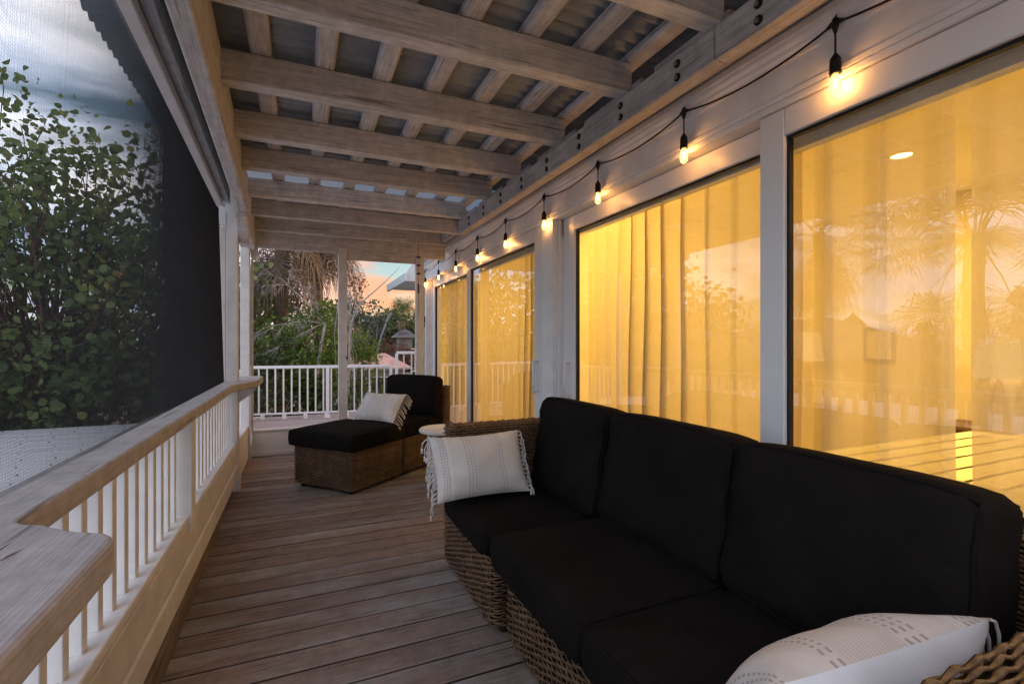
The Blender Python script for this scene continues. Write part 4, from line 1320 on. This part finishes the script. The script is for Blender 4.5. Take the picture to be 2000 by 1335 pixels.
pillow('white striped pillow leaning on the far arm of the sofa', (0.890, 2.475, 0.615), (1, -0.03, 0.015), (-0.03, 0.42, 0.9), 0.515, 0.345, 0.078, 41, drop=0.07)
pillow('white striped pillow beside the near sofa arm, white back showing', (0.985, 0.625, 0.575), (-1, 0.04, 0.03), (0.02, -0.55, 0.83), 0.62, 0.36, 0.105, 42, drop=0.08, fringe_sides=(0, 1))
e1 = Vector((math.cos(CA), math.sin(CA), 0)); e2 = Vector((-math.sin(CA), math.cos(CA), 0))
pc_ = Vector((0.391, 4.201, 0)) + e1 * 0.665 + e2 * 0.29 + Vector((0, 0, 0.645))
pillow('white pillow with tan fringe lying on the far chaise', tuple(pc_), tuple(-e2), tuple(e1 * 0.62 + Vector((0, 0, 0.78))), 0.50, 0.32, 0.07, 43, tan=True, fringe_sides=(1,), drop=0.06, down=tuple((Vector((0, 0, -0.75)) - e2 * 0.66)))

# =================================================================== VEGETATION
def leaves(centres, normals_up, size, kpoly, jitter=0.5, aspect=1.0, rg=rng):
    """kpoly-gon leaves at centres; returns V, F"""
    n = len(centres)
    nrm = rg.normal(0, 1, (n, 3)); nrm[:, 2] = np.abs(nrm[:, 2]) * normals_up + 0.15
    nrm /= np.linalg.norm(nrm, axis=1)[:, None]
    a = np.cross(nrm, rg.normal(0, 1, (n, 3))); a /= np.linalg.norm(a, axis=1)[:, None]
    b_ = np.cross(nrm, a)
    sz = size * (1 - jitter + 2 * jitter * rg.random(n))
    V = np.zeros((n, kpoly, 3))
    for k in range(kpoly):
        t_ = 2 * math.pi * k / kpoly
        V[:, k] = centres + a * (np.cos(t_) * sz)[:, None] + b_ * (np.sin(t_) * sz * aspect)[:, None] + nrm * (sz * 0.22 * math.cos(2 * t_))[:, None]
    F = np.arange(n * kpoly).reshape(n, kpoly)
    return V.reshape(-1, 3), F

def limb(mb, p0, p1, r0_, r1_, seg=5, wob=0.08, rg=random):
    p0, p1 = Vector(p0), Vector(p1); L = (p1 - p0).length
    pts = []; rs = []
    for k in range(seg + 1):
        f = k / seg
        p = p0.lerp(p1, f)
        if 0 < k < seg:
            p += Vector((rg.uniform(-1, 1), rg.uniform(-1, 1), rg.uniform(-1, 1))) * wob * L * 0.5
        pts.append(p); rs.append(r0_ + (r1_ - r0_) * f)
    mb.tube(pts, rs, 6)
    return pts

def leafy(name, label, cat, base, crown_c, crown_r, nclump, per, clump_r, size, mat, kpoly=4, aspect=0.6, bark='bark', group=None, seed=0, trunk_r=0.09, up=1.0, twig=True, shell=0.55):
    rg = np.random.default_rng(seed); rr = random.Random(seed)
    t_ = thing(name, label, cat, base, group=group)
    base = np.array(base, float); cc_ = np.array(crown_c, float) - base; cr2 = np.array(crown_r, float)
    d_ = rg.normal(0, 1, (nclump, 3)); d_ /= np.linalg.norm(d_, axis=1)[:, None]
    rad = shell + (1 - shell) * rg.random(nclump) ** 0.6
    rad *= 0.8 + 0.35 * rg.random(nclump)
    C = cc_ + d_ * cr2 * rad[:, None]
    pts = np.repeat(C, per, axis=0) + np.clip(rg.normal(0, 1, (nclump * per, 3)), -1.7, 1.7) * clump_r * np.repeat(0.6 + 0.8 * rg.random(nclump), per)[:, None]
    keep = pts[:, 2] > 0.05
    pts = pts[keep]
    V, F = leaves(pts, up, size, kpoly, 0.5, aspect, rg)
    cl = np.repeat(rg.random(nclump), per)[keep]
    rn = np.clip(0.55 * rg.random(len(pts)) + 0.45 * cl, 0, 1)
    npmesh('crown', V, F, mat, t_, rnd=np.repeat(rn, kpoly))['kind'] = 'stuff'
    mb = MB()
    top = Vector(cc_ * np.array([0.85, 0.85, 0.95]))
    spine = limb(mb, (0, 0, 0), top, trunk_r, trunk_r * 0.35, 7, 0.05, rr)
    if twig:
        for k in range(nclump):
            s_ = spine[rr.randint(2, 6)]
            limb(mb, s_, C[k], trunk_r * (0.32 if k % 5 == 0 else 0.14), 0.006, 4, 0.12, rr)
    mb.build('trunk', bark, t_, smooth=True)
    return t_

def palm(name, label, base, h_, lean, nlive, ndead, frond, seed, group, trunk_r=0.16, rise=(-0.35, 1.25)):
    rr = random.Random(seed)
    t_ = thing(name, label, 'palm tree', base, group=group)
    mb = MB(); top = Vector((lean[0], lean[1], h_))
    pts = [Vector((0, 0, 0)).lerp(top, k / 9) + Vector((rr.uniform(-.03, .03), rr.uniform(-.03, .03), 0)) for k in range(10)]
    mb.tube(pts, [trunk_r * (1.1 - 0.02 * k) for k in range(10)], 10)
    mb.build('trunk', 'bark', t_, smooth=True)
    for kind, cnt, mt in (('live', nlive, 'leaf_palm'), ('dead', ndead, 'leaf_dead')):
        Vs = []; Fs = []; rn = []
        def quad(a, b_, w0, w1, side, r_):
            k = len(Vs)
            Vs.extend([a + side * w0, a - side * w0, b_ - side * w1, b_ + side * w1]); Fs.append((k, k + 1, k + 2, k + 3)); rn.extend([r_] * 4)
        for i in range(cnt):
            az_ = rr.uniform(0, 2 * math.pi)
            el = rr.uniform(*rise) if kind == 'live' else rr.uniform(-1.45, -0.75)
            L = frond * rr.uniform(0.75, 1.1)
            d_ = Vector((math.cos(az_) * math.cos(el), math.sin(az_) * math.cos(el), math.sin(el)))
            p0 = top + Vector((math.cos(az_), math.sin(az_), 0)) * trunk_r * 0.7 + Vector((0, 0, rr.uniform(-0.15, 0.25) if kind == 'live' else rr.uniform(-0.9, 0.1)))
            pm = p0 + d_ * L * 0.5
            pe = p0 + d_ * L * 0.95 + Vector((0, 0, -0.18 * L))
            sd = d_.cross(Vector((0, 0, 1)))
            if sd.length < 0.05: sd = Vector((1, 0, 0))
            sd.normalize(); nn = sd.cross(d_)
            r_ = rr.random()
            quad(p0, pm, 0.02, 0.014, sd, r_ * 0.6); quad(pm, pe, 0.014, 0.008, sd, r_ * 0.6)
            nl = 42
            for q in range(nl):
                f = q / (nl - 1)
                ang = (f - 0.5) * R(250)
                ll = L * (0.42 + 0.16 * math.cos(ang * 0.7)) * rr.uniform(0.85, 1.1)
                st = pm.lerp(pe, 0.35 + 0.65 * (1 - abs(f - 0.5) * 2))
                dd = (d_ * math.cos(ang) + sd * math.sin(ang)).normalized()
                dd = (dd + nn * rr.uniform(-0.2, 0.25)).normalized()
                m1 = st + dd * ll * 0.6
                drp = (0.22 if kind == 'live' else 0.6) * ll
                m2 = st + dd * ll * 0.95 + Vector((0, 0, -drp))
                s2_ = dd.cross(nn).normalized()
                rv = min(1, max(0, r_ * 0.7 + rr.uniform(-.1, .3)))
                quad(st, m1, 0.007, 0.012, s2_, rv); quad(m1, m2, 0.012, 0.002, s2_, rv)
        if Vs:
            npmesh('fronds' if kind == 'live' else 'dead_fronds', np.array([tuple(v) for v in Vs]), np.array(Fs), mt, t_, rnd=rn)['kind'] = 'stuff'
    return t_

# sea grape left of the porch
leafy('sea_grape', 'large round-leaved bush seen through the dark screen', 'bush', (-4.3, 12.4, GZ), (-4.7, 12.2, 1.7), (3.3, 1.9, 3.9), 430, 34, 0.26, 0.060, 'leaf_grape', kpoly=7, aspect=0.92, seed=3, trunk_r=0.16, up=0.8, shell=0.35)
leafy('sea_grape', 'second round-leaved bush behind the dark end of the screen', 'bush', (-2.0, 15.5, GZ), (-2.2, 15.3, 0.6), (2.2, 1.7, 3.0), 140, 36, 0.34, 0.07, 'leaf_grape', kpoly=7, aspect=0.92, seed=4, trunk_r=0.13, up=0.8, shell=0.35)
leafy('sea_grape', 'round-leaved bush at the left edge of the photo', 'bush', (-8.2, 12.6, GZ), (-8.0, 12.6, 0.6), (2.4, 1.8, 2.6), 140, 36, 0.34, 0.07, 'leaf_grape', kpoly=7, aspect=0.92, seed=5, trunk_r=0.13, up=0.8, shell=0.35)
# palms beyond the deck
GP = 'palm trees around the house'
palm('cabbage_palm', 'shaggy palm with brown trunk and hanging dead fronds', (-0.55, 14.3, GZ), 8.1, (0.1, 0.1), 40, 20, 1.6, 21, GP, 0.17)
palm('cabbage_palm', 'second shaggy palm with dead skirt left of the centre post', (0.50, 15.4, GZ), 8.7, (-0.1, 0), 38, 18, 1.45, 22, GP, 0.17)
palm('cabbage_palm', 'far small palm beside the grey-roofed house', (8.4, 45.0, GZ), 6.4, (0, 0), 26, 6, 2.1, 23, GP, 0.2)
# palms out to the left, seen mirrored in the door glass
palm('cabbage_palm', 'palm mirrored as small crown in the nearest glass panel', (-10.0, 9.2, GZ), 7.6, (0, 0), 28, 16, 1.3, 24, GP, 0.16)
palm('cabbage_palm', 'large palm mirrored at the right edge of the nearest glass', (-7.1, 4.5, GZ), 6.2, (0, 0), 34, 8, 1.7, 25, GP, 0.16)
palm('cabbage_palm', 'palm mirrored in the farthest glass panels', (-9.0, 19.0, GZ), 8.0, (0, 0), 28, 14, 1.6, 26, GP, 0.16)
# shrubs beyond the deck
GS = 'shrubs and trees beyond the deck'
leafy('shrub', 'bright green shrub in front of the palms', 'shrub', (0.35, 12.4, GZ), (0.25, 12.3, 0.9), (0.85, 0.8, 1.25), 60, 60, 0.16, 0.055, 'leaf_bright', seed=31, group=GS, trunk_r=0.05)
leafy('shrub', 'dark feathery shrub at the left of the deck rail', 'shrub', (-0.9, 11.8, GZ), (-0.8, 11.6, 0.0), (0.95, 0.8, 1.5), 60, 70, 0.18, 0.06, 'leaf_dark', aspect=0.25, seed=32, group=GS, trunk_r=0.05)
leafy('shrub', 'dark green thicket low behind the deck rail', 'shrub', (0.4, 11.6, GZ), (0.5, 11.5, -1.2), (1.9, 0.7, 1.7), 90, 60, 0.2, 0.06, 'leaf_dark', seed=33, group=GS, trunk_r=0.05)
leafy('shrub', 'yellow green shrub right of the centre post', 'shrub', (1.45, 14.0, GZ), (1.4, 13.9, 0.55), (0.5, 0.6, 1.1), 34, 56, 0.17, 0.06, 'leaf_bright', aspect=0.3, seed=34, group=GS, trunk_r=0.05)
leafy('shrub', 'olive green small tree behind the left palms', 'tree', (-1.6, 20.0, GZ), (-1.4, 20.0, 1.3), (2.2, 1.6, 2.3), 80, 60, 0.32, 0.08, 'leaf_dark', seed=35, group=GS, trunk_r=0.1)
leafy('oak_tree', 'blue green tree standing right of the centre post', 'tree', (4.3, 37.0, GZ), (3.9, 37.0, 2.2), (2.3, 2.0, 2.7), 70, 60, 0.36, 0.10, 'leaf_pine', seed=36, group=GS, trunk_r=0.16, bark='greybark', shell=0.45)
leafy('shrub', 'rusty brown shrub below the blue green tree', 'shrub', (6.0, 38.0, GZ), (5.9, 38.0, 0.2), (2.2, 1.2, 1.3), 60, 50, 0.26, 0.08, 'leaf_red', seed=37, group=GS, trunk_r=0.06)
leafy('oak_tree', 'far olive tree line behind the salmon roofs', 'tree', (9.0, 60.0, GZ), (8.5, 60.0, 0.2), (8.0, 3.0, 3.6), 110, 50, 0.8, 0.22, 'leaf_dark', seed=38, group=GS, trunk_r=0.2)
leafy('oak_tree', 'distant tree rising over the grey-roofed house', 'tree', (12.0, 62.0, GZ), (12.2, 62.0, 2.2), (4.0, 3.0, 3.2), 70, 50, 0.6, 0.2, 'leaf_dark', seed=39, group=GS, trunk_r=0.2)
leafy('sapling', 'thin sapling with small dark leaves at the centre post top', 'sapling', (0.95, 11.6, GZ), (1.06, 11.55, 2.75), (0.26, 0.22, 0.42), 16, 16, 0.08, 0.032, 'leaf_red', aspect=0.45, seed=40, group=GS, trunk_r=0.02, bark='greybark')

# bare dead tree in front of the palms
def dead_tree():
    rr = random.Random(5)
    t_ = thing('bare_tree', 'bare dead tree with pale drooping twigs in front of palms', 'tree', (0.36, 11.85, GZ))
    mb = MB()
    fork = Vector((0.14, -0.05, 4.9))
    mb.tube([(0, 0, 0), (0.0, 0.0, 2.2), (-0.03, 0.02, 3.7), (0.05, -0.03, 4.4), (0.14, -0.05, 4.9)], [0.06, 0.05, 0.042, 0.036, 0.03], 8)
    mb.build('trunk', 'greybark', t_, smooth=True)
    mb = MB()
    def grow(p, d_, L, r_, depth):
        n = 5; pts = [p]; rs = [r_]
        dd = d_.normalized()
        for k in range(n):
            dd = (dd + Vector((rr.uniform(-1, 1), rr.uniform(-1, 1), rr.uniform(-1, 0.55))) * 0.22).normalized()
            p = p + dd * L / n
            pts.append(p); rs.append(max(0.0022, r_ * (1 - 0.75 * (k + 1) / n)))
        mb.tube(pts, rs, 5 if depth < 2 else 3, cap=False)
        if depth < 3:
            for k in range(rr.randint(5, 8) if depth < 2 else rr.randint(3, 5)):
                q = pts[rr.randint(1, n)]
                nd = (dd + Vector((rr.uniform(-1, 1), rr.uniform(-1, 1), rr.uniform(-1.1, 0.7))) * 0.9)
                grow(q, nd, L * rr.uniform(0.35, 0.6), max(0.004, r_ * 0.42), depth + 1)
    for d_, L in (((-0.9, 0.1, 0.75), 1.25), ((-1, 0, 0.15), 1.3), ((-0.9, -0.2, -0.2), 1.1), ((-0.5, 0.1, 0.9), 0.9)):
        grow(fork.copy(), Vector(d_), L, 0.018, 0)
    mb.build('twigs', 'greybark', t_, smooth=True)['kind'] = 'stuff'
dead_tree()
# arching bare stalk
st = thing('bare_stalk', 'long bare stalk arching across the sunset sky', 'branch', (1.25, 11.5, GZ))
mb = MB()
SP = [(0.98, 11.5, GZ), (0.98, 11.5, 0.0), (1.01, 11.5, 1.361), (1.043, 11.5, 1.709), (1.165, 11.5, 2.026), (1.367, 11.5, 2.278), (1.596, 11.5, 2.488), (1.828, 11.5, 2.713), (2.12, 11.5, 3.03)]
mb.tube([(a_ - 1.25, b_ - 11.5, c_ - GZ) for a_, b_, c_ in SP], [0.03, 0.028, 0.024, 0.021, 0.018, 0.016, 0.013, 0.010, 0.006], 6)
mb.build('stem', 'greybark', st, smooth=True)

# street lamp
sp_ = thing('street_lamp', 'grey street lamp leaning over the distant trees', 'street lamp', (3.70, 26.6, GZ))
MB().tube([(0, 0, 0), (0, 0, 3.85), (0.25, 0, 4.8), (0.5, 0, 5.5)], [0.07, 0.055, 0.045, 0.04], 8).build('pole', 'greyroof', sp_, smooth=True)
MB().obox((0.64, 0, 5.80), ((0.5, 0, 0.86), (0, 1, 0), (-0.86, 0, 0.5)), (0.30, 0.10, 0.06), 0.03).build('lamp_head', 'greyroof', sp_)

# neighbouring houses
def hip_house(name, label, c, sx, sy, wall_h, roof_h, roofmat, z0=GZ, eave=0.5, rz=0.0, group='neighbouring houses'):
    t_ = thing(name, label, 'house', (c[0], c[1], z0), rz, group)
    wl = MB().box(-sx, sx, -sy, sy, 0, wall_h).build('wall', 'housewall', t_)
    e = eave; rg_ = max(0.2, sx - sy)
    mb = MB()
    mb.add([(-sx - e, -sy - e, wall_h), (sx + e, -sy - e, wall_h), (sx + e, sy + e, wall_h), (-sx - e, sy + e, wall_h), (-rg_, 0, wall_h + roof_h), (rg_, 0, wall_h + roof_h)],
           [(0, 1, 5, 4), (1, 2, 5), (2, 3, 4, 5), (3, 0, 4), (0, 3, 2, 1)])
    rf_ = mb.build('roof', roofmat, t_)
    MB().box(-sx - e - .03, sx + e + .03, -sy - e - .03, sy + e + .03, wall_h - 0.12, wall_h - 0.005).build('fascia', 'housewall', rf_)
    for k in range(3):
        x = -sx + sx * 2 * (k + 0.5) / 3
        wn = MB().box(x - 0.45, x + 0.45, -sy - 0.03, -sy - 0.002, wall_h * 0.35, wall_h * 0.78).build('window', 'white', t_)
        MB().box(x - 0.39, x + 0.39, -sy - 0.04, -sy - 0.031, wall_h * 0.37, wall_h * 0.76).build('pane', 'darkglass', wn)
    return t_
hip_house('neighbour_house', 'low house with salmon roof behind the deck rail', (5.2, 34.5), 1.25, 1.2, 2.75, 0.95, 'terracotta', GZ)
hip_house('neighbour_house', 'second salmon-roofed house beside the centre post', (3.2, 33.5), 0.8, 0.9, 2.75, 0.85, 'terracotta', GZ)
hip_house('neighbour_house', 'tall pale house with grey roof by the corner post', (8.75, 45.0), 0.6, 0.7, 5.0, 0.65, 'greyroof', GZ, 0.35)
hip_house('neighbour_house', 'large hip-roofed house mirrored in the nearest glass', (-17.0, 14.5), 5.0, 4.0, 3.9, 1.6, 'greyroof', GZ, 0.6, R(60))

# far belt of trees round the neighbourhood that reads as one mass
rg = np.random.default_rng(77)
n = 5200
th = rg.uniform(R(60), R(300), n)
rad = rg.uniform(48, 75, n)
C = np.stack([np.cos(th) * rad, np.sin(th) * rad, GZ + 0.3 + np.abs(rg.normal(0, 1, n)) ** 0.8 * 3.4 * (0.7 + 0.3 * np.sin(th * 23) + 0.25 * np.sin(th * 57))], axis=1)
V, F = leaves(C, 1.0, 1.0, 5, 0.4, 0.7, rg)
o = npmesh('distant_woods', V, F, 'leaf_dark', None, rnd=np.repeat(rg.random(n), 5))
tag(o, 'far belt of dark trees around the neighbourhood', 'trees', kind='stuff')
